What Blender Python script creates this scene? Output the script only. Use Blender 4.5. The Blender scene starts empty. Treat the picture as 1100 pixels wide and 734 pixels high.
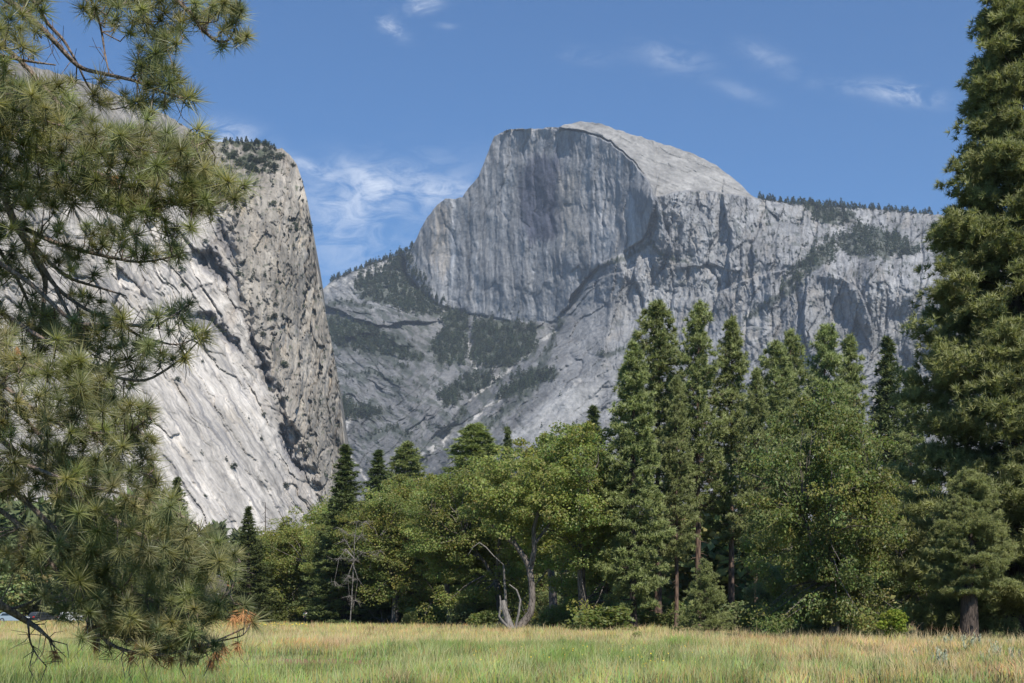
import bpy, bmesh, math, random
import numpy as np
from mathutils import Vector, Matrix

scene = bpy.context.scene
COL = scene.collection
F, CX, HOR, CAMZ = 1530.0, 550.0, 656.0, 1.7      # lens and horizon of the photograph
R = math.radians
random.seed(7)

def at(px, py, Y):
    """point seen at (px,py) of the photograph at distance Y"""
    return Vector(((px - CX) / F * Y, Y, CAMZ + (HOR - py) / F * Y))

# ------------------------------------------------------------------ mesh helpers
def new_mesh(name, verts, faces, mats=(), smooth=False, loose_sizes=None, fmat=None, cols=None):
    """faces: (n,k) int array, or list of such arrays"""
    me = bpy.data.meshes.new(name)
    verts = np.asarray(verts, np.float32)
    fl = faces if isinstance(faces, list) else [faces]
    fl = [np.asarray(f, np.int32) for f in fl if len(f)]
    loops = np.concatenate([f.ravel() for f in fl])
    sizes = np.concatenate([np.full(len(f), f.shape[1], np.int32) for f in fl])
    starts = np.zeros(len(sizes), np.int32); starts[1:] = np.cumsum(sizes)[:-1]
    me.vertices.add(len(verts)); me.vertices.foreach_set('co', verts.ravel())
    me.loops.add(len(loops)); me.loops.foreach_set('vertex_index', loops)
    me.polygons.add(len(sizes)); me.polygons.foreach_set('loop_start', starts)
    try: me.polygons.foreach_set('loop_total', sizes)
    except Exception: pass
    me.polygons.foreach_set('use_smooth', np.full(len(sizes), smooth, bool))
    for m in mats: me.materials.append(m)
    if fmat is not None: me.polygons.foreach_set('material_index', np.asarray(fmat, np.int32))
    if cols is not None:
        a = me.color_attributes.new('tint', 'FLOAT_COLOR', 'POINT')
        c = np.ones((len(verts), 4), np.float32); c[:, :cols.shape[1]] = cols
        a.data.foreach_set('color', c.ravel())
    me.update(calc_edges=True)
    return me

def link(name, me, parent=None):
    o = bpy.data.objects.new(name, me); COL.objects.link(o)
    if parent is not None: o.parent = parent
    return o

def tag(o, label=None, cat=None, group=None, kind=None):
    if label: o['label'] = label
    if cat: o['category'] = cat
    if group: o['group'] = group
    if kind: o['kind'] = kind
    return o

def empty(name, loc=(0, 0, 0), rz=0.0, s=1.0):
    o = bpy.data.objects.new(name, None); COL.objects.link(o)
    o.location = loc; o.rotation_euler = (0, 0, rz); o.scale = (s, s, s)
    return o

def copy_tree(o, parent=None):
    c = o.copy(); COL.objects.link(c); c.parent = parent
    for ch in list(o.children): copy_tree(ch, c)
    return c

class MB:
    """collects tubes and raw pieces, then builds one mesh"""
    def __init__(s): s.v = []; s.f = {3: [], 4: []}; s.n = 0; s.c = []
    def raw(s, v, f, c=None):
        v = np.asarray(v, np.float32).reshape(-1, 3); f = np.asarray(f, np.int64)
        s.v.append(v); s.f[f.shape[1]].append(f + s.n); s.n += len(v)
        s.c.append(np.tile(np.asarray((1, 1, 1) if c is None else c, np.float32), (len(v), 1)) if c is None or np.ndim(c) == 1 else np.asarray(c, np.float32))
    def tube(s, pts, rad, sides=6, c=None):
        P = np.asarray([tuple(p) for p in pts], float); n = len(P)
        T = np.gradient(P, axis=0); T /= np.linalg.norm(T, axis=1)[:, None] + 1e-9
        ref = np.array([0.31, 0.17, 0.93]) if abs(T[0][2]) < .8 else np.array([0.9, .35, .1])
        A = np.cross(T, ref); A /= np.linalg.norm(A, axis=1)[:, None] + 1e-9
        B = np.cross(T, A)
        a = np.arange(sides) / sides * 2 * np.pi
        rad = np.broadcast_to(np.asarray(rad, float), (n,))
        V = P[:, None] + rad[:, None, None] * (np.cos(a)[None, :, None] * A[:, None] + np.sin(a)[None, :, None] * B[:, None])
        i = np.arange(n - 1)[:, None] * sides; k = np.arange(sides)[None]; k2 = (k + 1) % sides
        f = np.stack([i + k, i + k2, i + sides + k2, i + sides + k], -1).reshape(-1, 4)
        s.raw(V.reshape(-1, 3), f, c)
    def mesh(s, name, mats, smooth=False, tint=False):
        return new_mesh(name, np.concatenate(s.v), [np.concatenate(f) for f in s.f.values() if f], mats, smooth,
                        cols=np.concatenate(s.c) if tint else None)

# ------------------------------------------------------------------ noise (numpy)
def _hash(ix, iy, seed):
    h = (ix.astype(np.int64) * 374761393 + iy.astype(np.int64) * 668265263 + seed * 974634541) & 0xFFFFFFFF
    h = ((h ^ (h >> 13)) * 1274126177) & 0xFFFFFFFF
    return h ^ (h >> 16)
def perlin(x, y, seed=0):
    x0 = np.floor(x); y0 = np.floor(y); fx = x - x0; fy = y - y0
    u = fx * fx * fx * (fx * (fx * 6 - 15) + 10); v = fy * fy * fy * (fy * (fy * 6 - 15) + 10)
    def g(dx, dy):
        a = (_hash(x0 + dx, y0 + dy, seed) & 1023) * (2 * np.pi / 1024)
        return np.cos(a) * (fx - dx) + np.sin(a) * (fy - dy)
    n0 = g(0, 0) * (1 - u) + g(1, 0) * u; n1 = g(0, 1) * (1 - u) + g(1, 1) * u
    return (n0 * (1 - v) + n1 * v) * 1.5
def fbm(x, y, oct=5, seed=0, gain=.5, lac=2.03):
    s = 0; a = 1.0
    for i in range(oct):
        s = s + a * perlin(x, y, seed + i * 17); x = x * lac + 3.1; y = y * lac - 1.7; a *= gain
    return s
def ridged(x, y, oct=4, seed=0, gain=.5, lac=2.1):
    s = 0; a = 1.0
    for i in range(oct):
        s = s + a * (1 - 2 * np.abs(perlin(x, y, seed + i * 17))); x = x * lac + 3.1; y = y * lac - 1.7; a *= gain
    return s
def facets(x, y, seed, amp, tilt=.9, jump=.5):
    """broken rock: irregular cells, each its own tilted plane -> (offset, nearness to a joint, random per cell)"""
    x0 = np.floor(x); y0 = np.floor(y); f1 = np.full(x.shape, 9.); f2 = np.full(x.shape, 9.); h = np.zeros(x.shape); rn = np.zeros(x.shape)
    for dx in (-1, 0, 1):
        for dy in (-1, 0, 1):
            k = _hash(x0 + dx, y0 + dy, seed); a = (k & 255) / 255.; b = ((k >> 8) & 255) / 255.; c = ((k >> 16) & 255) / 255.; e = ((k >> 4) & 255) / 255.; g = ((k >> 12) & 255) / 255.
            ux = x - (x0 + dx + .1 + .8 * a); uy = y - (y0 + dy + .1 + .8 * b); d = np.hypot(ux, uy)
            v = (c - .5) * 2 * jump + ((e - .5) * ux + (g - .5) * uy) * 2 * tilt
            near = d < f1
            f2 = np.where(near, f1, np.minimum(f2, d)); h = np.where(near, v, h); rn = np.where(near, c, rn); f1 = np.where(near, d, f1)
    return h * amp, np.exp(-((f2 - f1) / .09) ** 2), rn
def sst(a, b, x):
    t = np.clip((x - a) / (b - a), 0, 1); return t * t * (3 - 2 * t)
def seg_dist(x, y, pts):
    """unsigned distance to a polyline"""
    d = np.full(x.shape, 1e9)
    for (ax, ay), (bx, by) in zip(pts[:-1], pts[1:]):
        vx, vy = bx - ax, by - ay
        t = np.clip(((x - ax) * vx + (y - ay) * vy) / (vx * vx + vy * vy + 1e-9), 0, 1)
        d = np.minimum(d, np.hypot(x - ax - t * vx, y - ay - t * vy))
    return d
def poly_sd(x, y, pts):
    """signed distance to polygon, positive inside"""
    P = list(pts); ins = np.zeros(x.shape, bool)
    for (ax, ay), (bx, by) in zip(P, P[1:] + P[:1]):
        c = ((ay > y) != (by > y)) & (x < (bx - ax) * (y - ay) / (by - ay + 1e-12) + ax)
        ins ^= c
    d = seg_dist(x, y, P + P[:1])
    return np.where(ins, d, -d)
def rbf(ctrl, x, y, smooth=0.0):
    C = np.asarray(ctrl, float); n = len(C)
    def phi(r2): return .5 * r2 * np.log(r2 + 1e-9)
    s = 100.0
    px, py = C[:, 0] / s, C[:, 1] / s
    K = phi((px[:, None] - px) ** 2 + (py[:, None] - py) ** 2) + smooth * np.eye(n)
    Q = np.stack([np.ones(n), px, py], 1)
    A = np.block([[K, Q], [Q.T, np.zeros((3, 3))]])
    w = np.linalg.solve(A, np.concatenate([C[:, 2], np.zeros(3)]))
    X, Y = x / s, y / s
    out = w[n] + w[n + 1] * X + w[n + 2] * Y
    for i in range(n): out = out + w[i] * phi((X - px[i]) ** 2 + (Y - py[i]) ** 2)
    return out

# ------------------------------------------------------------------ node helpers
def material(name):
    m = bpy.data.materials.new(name); m.use_nodes = True
    nt = m.node_tree; nt.nodes.clear()
    return m, nt
class N:
    def __init__(s, nt): s.nt = nt
    def __call__(s, t, _out=None, _sock=None, **kw):
        n = s.nt.nodes.new(t)
        for k, v in kw.items():
            if k[0] == 'i' and k[1:].isdigit(): s.put(n.inputs[int(k[1:])], v)
            elif k in n.inputs and not hasattr(type(n), k): s.put(n.inputs[k], v)
            else: setattr(n, k, v)
        return n
    def put(s, sock, v):
        if isinstance(v, bpy.types.NodeSocket): s.nt.links.new(v, sock)
        elif isinstance(v, bpy.types.Node): s.nt.links.new(v.outputs[0], sock)
        else: sock.default_value = v
    def math(s, op, a, b=0.0, c=0.0, clamp=False):
        n = s.nt.nodes.new('ShaderNodeMath'); n.operation = op; n.use_clamp = clamp
        s.put(n.inputs[0], a); s.put(n.inputs[1], b); s.put(n.inputs[2], c); return n.outputs[0]
    def mix(s, fac, a, b, mode='MIX'):
        n = s.nt.nodes.new('ShaderNodeMix'); n.data_type = 'RGBA'; n.blend_type = mode
        s.put(n.inputs[0], fac); s.put(n.inputs[6], a); s.put(n.inputs[7], b); return n.outputs[2]
    def ramp(s, fac, a, b):
        n = s.nt.nodes.new('ShaderNodeMapRange'); n.interpolation_type = 'SMOOTHSTEP'
        s.put(n.inputs[0], fac); n.inputs[1].default_value = a; n.inputs[2].default_value = b; return n.outputs[0]
    def noise(s, vec, scale, detail=4, rough=.55, dist=0.0):
        n = s.nt.nodes.new('ShaderNodeTexNoise'); s.put(n.inputs['Vector'], vec)
        n.inputs['Scale'].default_value = scale; n.inputs['Detail'].default_value = detail
        n.inputs['Roughness'].default_value = rough; n.inputs['Distortion'].default_value = dist
        return n
    def mapping(s, vec, scale=(1, 1, 1), rot=(0, 0, 0)):
        n = s.nt.nodes.new('ShaderNodeMapping'); s.put(n.inputs[0], vec)
        n.inputs['Scale'].default_value = scale; n.inputs['Rotation'].default_value = rot; return n.outputs[0]
def rgb(r, g, b): return (r, g, b, 1.0)

# ------------------------------------------------------------------ camera
cam = bpy.data.cameras.new('camera'); cam.sensor_width = 36.0; cam.lens = F / 1100 * 36
cam.shift_y = (HOR - 367) / 1100; cam.clip_start = .1; cam.clip_end = 40000
co = bpy.data.objects.new('camera', cam); COL.objects.link(co)
co.location = (0, 0, CAMZ); co.rotation_euler = (R(90), 0, 0)
scene.camera = co

# ------------------------------------------------------------------ light
SUN_EL, SUN_AZ = 52.0, 25.0        # azimuth measured from straight behind the camera towards the right
sd = Vector((math.sin(R(SUN_AZ)) * math.cos(R(SUN_EL)), -math.cos(R(SUN_AZ)) * math.cos(R(SUN_EL)), math.sin(R(SUN_EL))))
sun = bpy.data.lights.new('sun', 'SUN'); sun.energy = 4.0; sun.angle = R(.53); sun.color = (1.0, .95, .87)
so = bpy.data.objects.new('sun', sun); COL.objects.link(so)
so.rotation_euler = sd.to_track_quat('Z', 'Y').to_euler(); so.location = (30, -60, 80)

w = bpy.data.worlds.new('World'); scene.world = w; w.use_nodes = True
nt = w.node_tree; nt.nodes.clear(); n = N(nt)
sky = n('ShaderNodeTexSky', sky_type='NISHITA', sun_disc=False, sun_elevation=R(SUN_EL),
        sun_rotation=math.atan2(sd.x, sd.y), altitude=1200.0, air_density=1.0, dust_density=.25, ozone_density=3.0)
tc = n('ShaderNodeTexCoord')
sep = n('ShaderNodeSeparateXYZ', i0=tc.outputs['Generated'])
yy = n.math('MAXIMUM', n.math('ABSOLUTE', sep.outputs[1]), .02)
uu = n.math('DIVIDE', sep.outputs[0], yy); vv = n.math('DIVIDE', sep.outputs[2], yy)
uv = n('ShaderNodeCombineXYZ', i0=uu, i1=vv)
nz = n.noise(n.mapping(uv, (34, 80, 1), (0, 0, .3)), 1.0, 9, .66, 1.1)
nzb = n.noise(n.mapping(uv, (7, 12, 1), (0, 0, .2)), 1.0, 5, .6, .8)
total = None
#        px   py   len  thick angle strength   thin fair-weather wisps
WISPS = [(418, 28, 17, 8, -30, .62), (453, 6, 16, 8, 10, .55), (478, 26, 10, 4, -10, .22),
         (722, 62, 32, 13, -12, .24), (823, 60, 26, 10, -20, .2), (795, 98, 26, 7, -18, .15), (940, 98, 60, 8, -10, .26),
         (975, 100, 28, 10, -8, .40), (630, 60, 30, 8, -5, .12),
         (245, 150, 32, 15, -12, .75), (335, 180, 25, 6, -22, .45), (405, 205, 85, 30, 8, .34), (380, 250, 60, 45, 30, .28), (480, 205, 30, 10, 10, .4),
         (395, 190, 34, 10, -28, .25)]
for (px, py, L, T, ang, st) in WISPS:
    a = R(ang); cu, cv = (px - CX) / F, (HOR - py) / F
    du = n.math('SUBTRACT', uu, cu); dv = n.math('SUBTRACT', vv, cv)
    e1 = n.math('MULTIPLY_ADD', du, math.cos(a) * F / L, n.math('MULTIPLY', dv, math.sin(a) * F / L))
    e2 = n.math('MULTIPLY_ADD', du, -math.sin(a) * F / T, n.math('MULTIPLY', dv, math.cos(a) * F / T))
    r2 = n.math('MULTIPLY_ADD', e1, e1, n.math('MULTIPLY', e2, e2))
    g = n.math('MULTIPLY', n.math('EXPONENT', n.math('MULTIPLY', r2, -.9)), st)
    total = g if total is None else n.math('ADD', total, g)
cl = n.math('MULTIPLY', total, n.ramp(n.math('MULTIPLY_ADD', nzb.outputs[0], .42, n.math('MULTIPLY', nz.outputs[0], .58)), .40, .63), clamp=True)
SKYMUL = n.mix(1.0, sky.outputs[0], rgb(.43, .68, .88), 'MULTIPLY')
skyc = n.mix(cl, SKYMUL, rgb(7.2, 7.6, 8.2))
bg = n('ShaderNodeBackground', i0=skyc, i1=.1)
n('ShaderNodeOutputWorld', i0=bg)

vs = scene.view_settings
scene.display_settings.display_device = 'sRGB'
vs.view_transform = 'Standard'; vs.look = 'None'; vs.gamma = 1.0; vs.exposure = 0.62; vs.use_curve_mapping = False
cy = scene.cycles
cy.use_denoising = True; cy.max_bounces = 8; cy.diffuse_bounces = 4; cy.glossy_bounces = 1; cy.transmission_bounces = 3
cy.transparent_max_bounces = 4; cy.volume_bounces = 0; cy.sample_clamp_indirect = 4.0
# ------------------------------------------------------------------ rock materials
def rock_material(name, scale, bump, bump_d, tilt=0.0, fine=6.0):
    m, nt = material(name); n = N(nt)
    tc = n('ShaderNodeTexCoord'); v = n.mapping(tc.outputs['Object'], (1, 1, 1), (0, R(tilt), 0))
    if tilt: v = n.mapping(v, (.16, .6, 1.0))
    at_ = n('ShaderNodeAttribute', attribute_name='tint')
    n1 = n.noise(n.mapping(v, (1, 1, .35)), scale, 6, .65, .3)
    n2 = n.noise(v, scale * fine, 5, .7)
    n3 = n.noise(n.mapping(v, (1, 1, .12)), scale * 9, 4, .65)
    f = n.math('ADD', n.math('MULTIPLY_ADD', n1.outputs[0], .9, .05), n.math('MULTIPLY', n2.outputs[0], .95))
    f = n.math('MULTIPLY_ADD', n3.outputs[0], .35, n.math('SUBTRACT', f, .18)); f = n.math('MAXIMUM', n.math('MULTIPLY_ADD', f, 1.55, -.53), .3)
    c = n.mix(1.0, at_.outputs[0], f, 'MULTIPLY')
    b = n('ShaderNodeBump', Height=n.math('ADD', n2.outputs[0], n.math('MULTIPLY', n3.outputs[0], .7)))
    b.inputs['Strength'].default_value = bump; b.inputs['Distance'].default_value = bump_d
    p = n('ShaderNodeBsdfPrincipled', i0=c, Roughness=.9, Normal=b.outputs[0])
    p.inputs['Specular IOR Level'].default_value = .2
    n('ShaderNodeOutputMaterial', i0=p)
    return m
M_MOUNT = rock_material('grey_granite', .012, .45, 7.0)
M_CLIFF = rock_material('pale_granite', .03, .42, 3.0, -57.0, 5.0)

def interp_sky(pts, x):
    p = np.asarray(pts, float); return np.interp(x, p[:, 0], p[:, 1])

def relief(name, cols, sky, bottom, rows, fn, mat, back):
    """a mountainside: every column runs from its crest down to the valley; behind the crest it falls away again"""
    cols = np.asarray(cols, float)
    t = np.linspace(0, 1, rows)
    PX = np.repeat(cols[None], rows, 0); S = sky(cols)
    PY = S[None] + (bottom - S[None]) * t[:, None]
    D, C = fn(PX, PY)
    X = (PX - CX) / F * D; Z = CAMZ + (HOR - PY) / F * D
    V = np.stack([X, D, Z], -1)
    bk = []
    skirt = V[-1].copy(); skirt[:, 1] -= 120; skirt[:, 2] = -6; V = np.concatenate([V, skirt[None]], 0); C = np.concatenate([C, C[-1:]], 0)
    for dy, dz in back:                       # the far side of the mountain
        top = V[0].copy(); top[:, 1] += dy; top[:, 2] = np.maximum(top[:, 2] - dz, -5); bk.append(top)
    V = np.concatenate([np.stack(bk[::-1]), V], 0); C = np.concatenate([np.repeat(C[:1], len(back), 0), C], 0)
    r, c = V.shape[:2]
    i = np.arange(r - 1)[:, None] * c + np.arange(c - 1)[None]
    f = np.stack([i, i + c, i + c + 1, i + 1], -1).reshape(-1, 4)
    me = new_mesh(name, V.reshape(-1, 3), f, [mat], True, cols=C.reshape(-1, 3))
    o = link(name, me); o['kind'] = 'structure'
    return o, (PX, PY, D)

def mixc(c, m, col): return c * (1 - m[..., None]) + np.asarray(col, float) * m[..., None]

# ------------------------------------------------------------------ the great dome and the valley wall below it
SKY_B = [(330, 322), (345, 312), (352, 306), (360, 299), (375, 293), (400, 283), (420, 276), (440, 268), (446, 260), (452, 246), (460, 232), (470, 220), (478, 214),
         (487, 213.5), (497, 212), (505, 200), (514, 190), (520, 175), (526, 158), (531, 147), (537, 143), (545, 139.5), (556, 138.5), (575, 138), (600, 136.5), (608, 133.5),
         (620, 131), (632, 131), (645, 133), (660, 138), (680, 145), (700, 151), (720, 157), (740, 164), (755, 170), (770, 178), (782, 187), (795, 198), (806, 209),
         (812, 213), (830, 215), (850, 218), (900, 222), (950, 225), (1000, 230), (1060, 236), (1180, 240)]
FACE_EDGE = [(531, 143), (560, 139.5), (600, 137.5), (625, 141), (648, 149), (668, 162), (684, 178), (696, 195), (704, 211)]
FACE = FACE_EDGE + [(701, 232), (690, 258), (668, 272), (645, 284), (628, 300), (612, 322), (600, 345), (575, 347), (540, 344), (500, 337), (470, 326), (452, 312), (438, 296), (430, 240), (500, 150)]
CAP = FACE_EDGE + [(730, 205), (760, 205), (806, 212), (830, 214), (830, 100), (531, 100)]
BASE = [(330, 325, 4950), (345, 314, 4950), (400, 284, 4950), (440, 268, 4960), (380, 330, 4720), (420, 330, 4640), (440, 300, 4890),
        (470, 328, 4800), (500, 338, 4710), (540, 345, 4600), (575, 347, 4500), (600, 346, 4420),
        (345, 380, 4420), (400, 400, 4280), (440, 380, 4400), (480, 370, 4520), (520, 380, 4400), (560, 388, 4240), (500, 400, 4300),
        (360, 440, 4080), (420, 450, 4020), (460, 430, 4110), (500, 445, 4000), (360, 520, 3650), (420, 520, 3650), (480, 500, 3720), (505, 478, 3780), (550, 470, 3740),
        (600, 440, 3780), (640, 420, 3800), (600, 385, 4060), (620, 350, 4240), (650, 330, 4180), (665, 290, 4180), (690, 268, 4160), (703, 240, 4150), (706, 213, 4140),
        (760, 206, 4110), (808, 214, 4100), (740, 260, 4070), (700, 320, 4060), (760, 320, 3970), (800, 270, 3980), (800, 340, 3840), (700, 400, 3820), (780, 400, 3720),
        (850, 220, 4120), (900, 225, 4150), (950, 228, 4150), (1010, 232, 4100), (1080, 238, 4050), (850, 270, 3890), (905, 272, 3850), (960, 262, 3900), (1020, 275, 3750),
        (830, 310, 3810), (890, 289, 3740), (940, 284, 3700), (1000, 298, 3600), (900, 335, 3660), (960, 345, 3580), (850, 365, 3680), (1000, 390, 3500), (900, 420, 3510),
        (800, 430, 3620), (1080, 300, 3520), (1080, 430, 3400), (700, 480, 3560), (600, 520, 3500), (700, 570, 3250), (800, 570, 3230), (900, 570, 3200), (1080, 570, 3100),
        (500, 570, 3400), (400, 590, 3350), (345, 590, 3350), (345, 450, 4020), (1180, 250, 4000), (1180, 430, 3400)]
#  forest and bushes growing on ledges (drawn as ground cover, the trees stand on top of it)
WOODS = [[(380, 300), (405, 285), (440, 268), (446, 290), (462, 312), (450, 330), (425, 332), (400, 322), (384, 316)],
         [(425, 330), (452, 312), (480, 330), (503, 338), (500, 395), (470, 392), (462, 375), (480, 350), (466, 335), (445, 340)],
         [(508, 343), (545, 345), (578, 350), (575, 380), (545, 396), (520, 396), (505, 385)],
         [(470, 425), (500, 405), (520, 400), (540, 410), (500, 425), (480, 440)],
         [(560, 400), (590, 398), (597, 408), (570, 416), (545, 430), (530, 432)],
         [(896, 254), (930, 240), (960, 252), (990, 268), (978, 278), (950, 277), (918, 276), (900, 270)],
         [(845, 300), (870, 270), (895, 255), (900, 278), (880, 288), (860, 300), (835, 315)],
         [(860, 215), (905, 222), (925, 236), (890, 246), (872, 232)],
         [(352, 340), (400, 352), (432, 375), (455, 382), (452, 392), (400, 378), (360, 368), (350, 356)],
         [(360, 425), (385, 440), (410, 440), (400, 452), (375, 450), (362, 440)]]
LEDGES = [([(603, 345), (592, 368), (580, 395), (560, 412)], 4), ([(620, 305), (645, 288), (672, 276), (700, 262)], 3), ([(520, 462), (545, 440), (575, 415), (597, 402)], 4), ([(350, 345), (390, 350), (430, 365), (455, 385)], 4),
          ([(355, 365), (385, 375), (420, 385), (440, 400)], 5), ([(362, 430), (385, 437), (410, 445)], 5), ([(640, 382), (690, 373), (720, 381)], 2.5), ([(372, 405), (400, 400), (430, 412)], 3), ([(470, 470), (490, 455), (500, 440)], 4), ([(800, 345), (830, 322), (862, 305)], 4), ([(345, 330), (370, 326), (400, 330)], 3), ([(700, 262), (712, 275), (740, 283)], 2), ([(395, 470), (420, 460), (440, 470)], 4)]
TALUS = [([(352, 500), (366, 470), (380, 440), (388, 452)], 2.5), ([(497, 338), (504, 375), (510, 398), (504, 412)], 2.3), ([(505, 430), (540, 402), (580, 368), (596, 356)], 2.2),
         ([(452, 490), (490, 468), (520, 440), (545, 420)], 3.0), ([(560, 470), (585, 445), (610, 420), (622, 408)], 3.4), ([(345, 312), (385, 296), (418, 284)], 6.0),
         ([(398, 520), (372, 480), (362, 455)], 1.8), ([(800, 352), (806, 330), (803, 310)], 1.5), ([(470, 345), (478, 330), (455, 318)], 2.0)]

def mount_fn(PX, PY):
    wx = fbm(PX / 22, PY / 22, 4, 3) * 2.6; wy = fbm(PX / 22, PY / 22, 4, 11) * 2.6
    qx, qy = PX + wx, PY + wy
    D = rbf(BASE, PX, PY)
    sf = poly_sd(qx, qy, FACE); sc = poly_sd(PX + wx * .4, PY + wy * .4, CAP)
    mf = sst(-1.2, 1.2, sf); mc = sst(-.8, .8, sc) * (1 - mf)
    face = 4890 - (PX - 445) * 2.95 - (PY - 250) * .32
    face = face + 26 * np.sin((PX - 470) / 60.0) + 20 * sst(60, 0, np.abs(PX - 520)) * 0
    ed = interp_sky(FACE_EDGE + [(730, 205), (760, 205), (806, 212), (840, 216)], PX)
    up = np.clip(ed - PY, -20, 90)
    cap = 4890 - (np.minimum(PX, 705) - 445) * 2.95 - (PY - 250) * .0 + 35 + up * 4.2 + np.clip(PX - 705, 0, 200) * .9
    D = D * (1 - mf) + face * mf
    D = D * (1 - mc) + cap * mc
    wall = (1 - mf) * (1 - mc)
    # --- structure: upright flutes on the face, slabs and ramps elsewhere
    low = sst(330, 420, PY)                                    # the broken country below
    right = sst(600, 680, PX)
    fl = fbm(qx / 9, PY / 60, 5, 21, .6) * 6.0 + ridged(qx / 24, PY / 170, 4, 31) * 6 + fbm(qx / 40, PY / 50, 3, 33) * 12 + fbm(qx / 5, PY / 14, 4, 35) * 1.8
    fl += fbm(qx / 60, PY / 120, 3, 41) * 20 + fbm(PX / 5, PY / 9, 3, 44) * 2.0
    fz, fj, fr = facets(qx / 13 + .15 * np.sin(PY / 30), PY / 75, 37, 5.5); D = D + mf * (fl * .8 + fz + fj * 2.5)
    cp = fbm(PX / 40, PY / 14 + PX / 60, 4, 51) * 14 + ridged((PX + PY) / 60, (PY - PX * .45) / 9, 3, 57) * 4.5
    cz, cj, cr_ = facets((PX + PY * .6) / 34, (PY - PX * .45) / 8, 53, 8.0); D = D + mc * (cp * .6 + cz * .55 + cj * 1.5)
    # diagonal slabs: coordinates along / across the dip, different left and right
    ang = np.where(PX < 560, R(52), R(62)) * 0 + (R(128) * (1 - sst(430, 560, PX)) + R(118) * sst(430, 560, PX)) * 1.0
    a_l = R(35); a_r = R(-42)
    s1 = qx * math.cos(a_l) + qy * math.sin(a_l); t1 = -qx * math.sin(a_l) + qy * math.cos(a_l)
    s2 = qx * math.cos(a_r) + qy * math.sin(a_r); t2 = -qx * math.sin(a_r) + qy * math.cos(a_r)
    mixl = sst(420, 480, PX + (PY - 400) * .6)
    slab1 = ridged(s1 / 70, t1 / 15, 4, 61) * 16 + fbm(s1 / 40, t1 / 8, 5, 63, .6) * 12 - np.exp(-(perlin(s1 / 60, t1 / 12, 64) / .07) ** 2) * -8
    slab2 = ridged(s2 / 80, t2 / 13, 4, 71) * 15 + fbm(s2 / 50, t2 / 7, 5, 73, .6) * 11 + np.exp(-(perlin(s2 / 70, t2 / 11, 74) / .07) ** 2) * 8
    slab = slab1 * (1 - mixl) + slab2 * mixl
    up_r = ridged(qx / 22, qy / 110, 4, 81) * 15 + fbm(qx / 9, qy / 45, 5, 83, .6) * 10 + np.round(fbm(qx / 15 + qy / 70, qy / 80, 3, 84) * 2.6) * 9 + fbm(qx / 70, qy / 60, 3, 85) * 45
    blocky = np.round(fbm(qx / 28, qy / 34, 3, 87) * 2.2) * 11
    wr = right * (1 - low * .75)
    rough = fbm(PX / 7, PY / 7, 5, 91, .55) * 3.2
    a1, j1, r1 = facets(s1 / 42, t1 / 12, 401, 17.); a2, j2, r2 = facets(s1 / 15, t1 / 5, 402, 5.5)
    b1, k1, r3 = facets(s2 / 52, t2 / 13, 403, 16.); b2, k2, r4 = facets(s2 / 18, t2 / 5, 404, 5.)
    c1, l1, r5 = facets(qx / 19 + qy / 130, qy / 62, 405, 26.); c2, l2, r6 = facets(qx / 7.5, qy / 22, 406, 8.5)
    PSLAB = [(535, 478), (560, 450), (600, 415), (648, 410), (640, 440), (600, 470), (570, 485)]
    calm = sst(-4, 8, poly_sd(qx, qy, PSLAB)) * .75
    slab = slab * .55 * (1 - calm) + ((a1 + a2 + (j1 * 6 + j2 * 2.5)) * (1 - mixl) + (b1 + b2 + (k1 * 6 + k2 * 2.5)) * mixl) * (1 - calm)
    up_r = up_r * .6 + c1 + c2 + l1 * 9 + l2 * 3
    jt = (np.maximum(j1, j2 * .6) * (1 - mixl) + np.maximum(k1, k2 * .6) * mixl) * (1 - wr) + np.maximum(l1, l2 * .6) * wr; jt = jt * (1 - calm)
    tone = ((r1 * .6 + r2 * .4) * (1 - mixl) + (r3 * .6 + r4 * .4) * mixl) * (1 - wr) + (r5 * .6 + r6 * .4) * wr - .5
    D = D + wall * (slab * (1 - wr) + (up_r + blocky * .0) * wr + rough + fbm(qx / 90, qy / 90, 3, 95) * 40 * (1 - right))
    # --- named bits of relief: (polyline, depth pulled forward on its upper side, reach)
    def flake(pts, h, wdt, side):
        d = seg_dist(qx, qy, pts); p = np.asarray(pts, float)
        o = np.argsort(p[:, 0]) if abs(p[-1, 0] - p[0, 0]) > abs(p[-1, 1] - p[0, 1]) else None
        if o is not None: s = np.interp(qx, p[o, 0], p[o, 1]) - qy
        else:
            o = np.argsort(p[:, 1]); s = np.interp(qy, p[o, 1], p[o, 0]) - qx
        return -h * sst(-1.0, 1.0, s * side) * np.exp(-(d / wdt) ** 2)
    D = D + flake([(888, 292), (905, 296), (920, 310), (930, 330), (936, 345)], 55, 16, 1)
    D = D + flake([(866, 318), (864, 345), (868, 375)], 60, 17, -1)
    D = D + flake([(706, 214), (712, 235), (722, 262)], 70, 22, 1)
    D = D + flake([(777, 222), (784, 245), (785, 290)], 55, 20, -1)
    D = D + flake([(735, 290), (760, 282), (782, 292)], 18, 10, 1)
    D = D + flake([(760, 320), (800, 300), (840, 292), (880, 285)], -25, 14, 1)
    D = D + flake([(800, 352), (770, 372), (740, 400)], 40, 18, -1)
    D = D + flake([(640, 300), (672, 290), (700, 275)], -18, 10, 1)
    D = D + flake([(672, 290), (664, 330), (650, 372)], 40, 16, 1)
    D = D + flake([(590, 385), (560, 415), (520, 450), (480, 482)], 55, 22, -1)
    D = D + flake([(622, 408), (580, 440), (545, 470)], 30, 12, -1)
    D = D + flake([(352, 330), (385, 345), (420, 350), (455, 345)], 45, 14, 1)
    D = D + flake([(372, 362), (400, 358), (430, 372)], 40, 12, 1)
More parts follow.
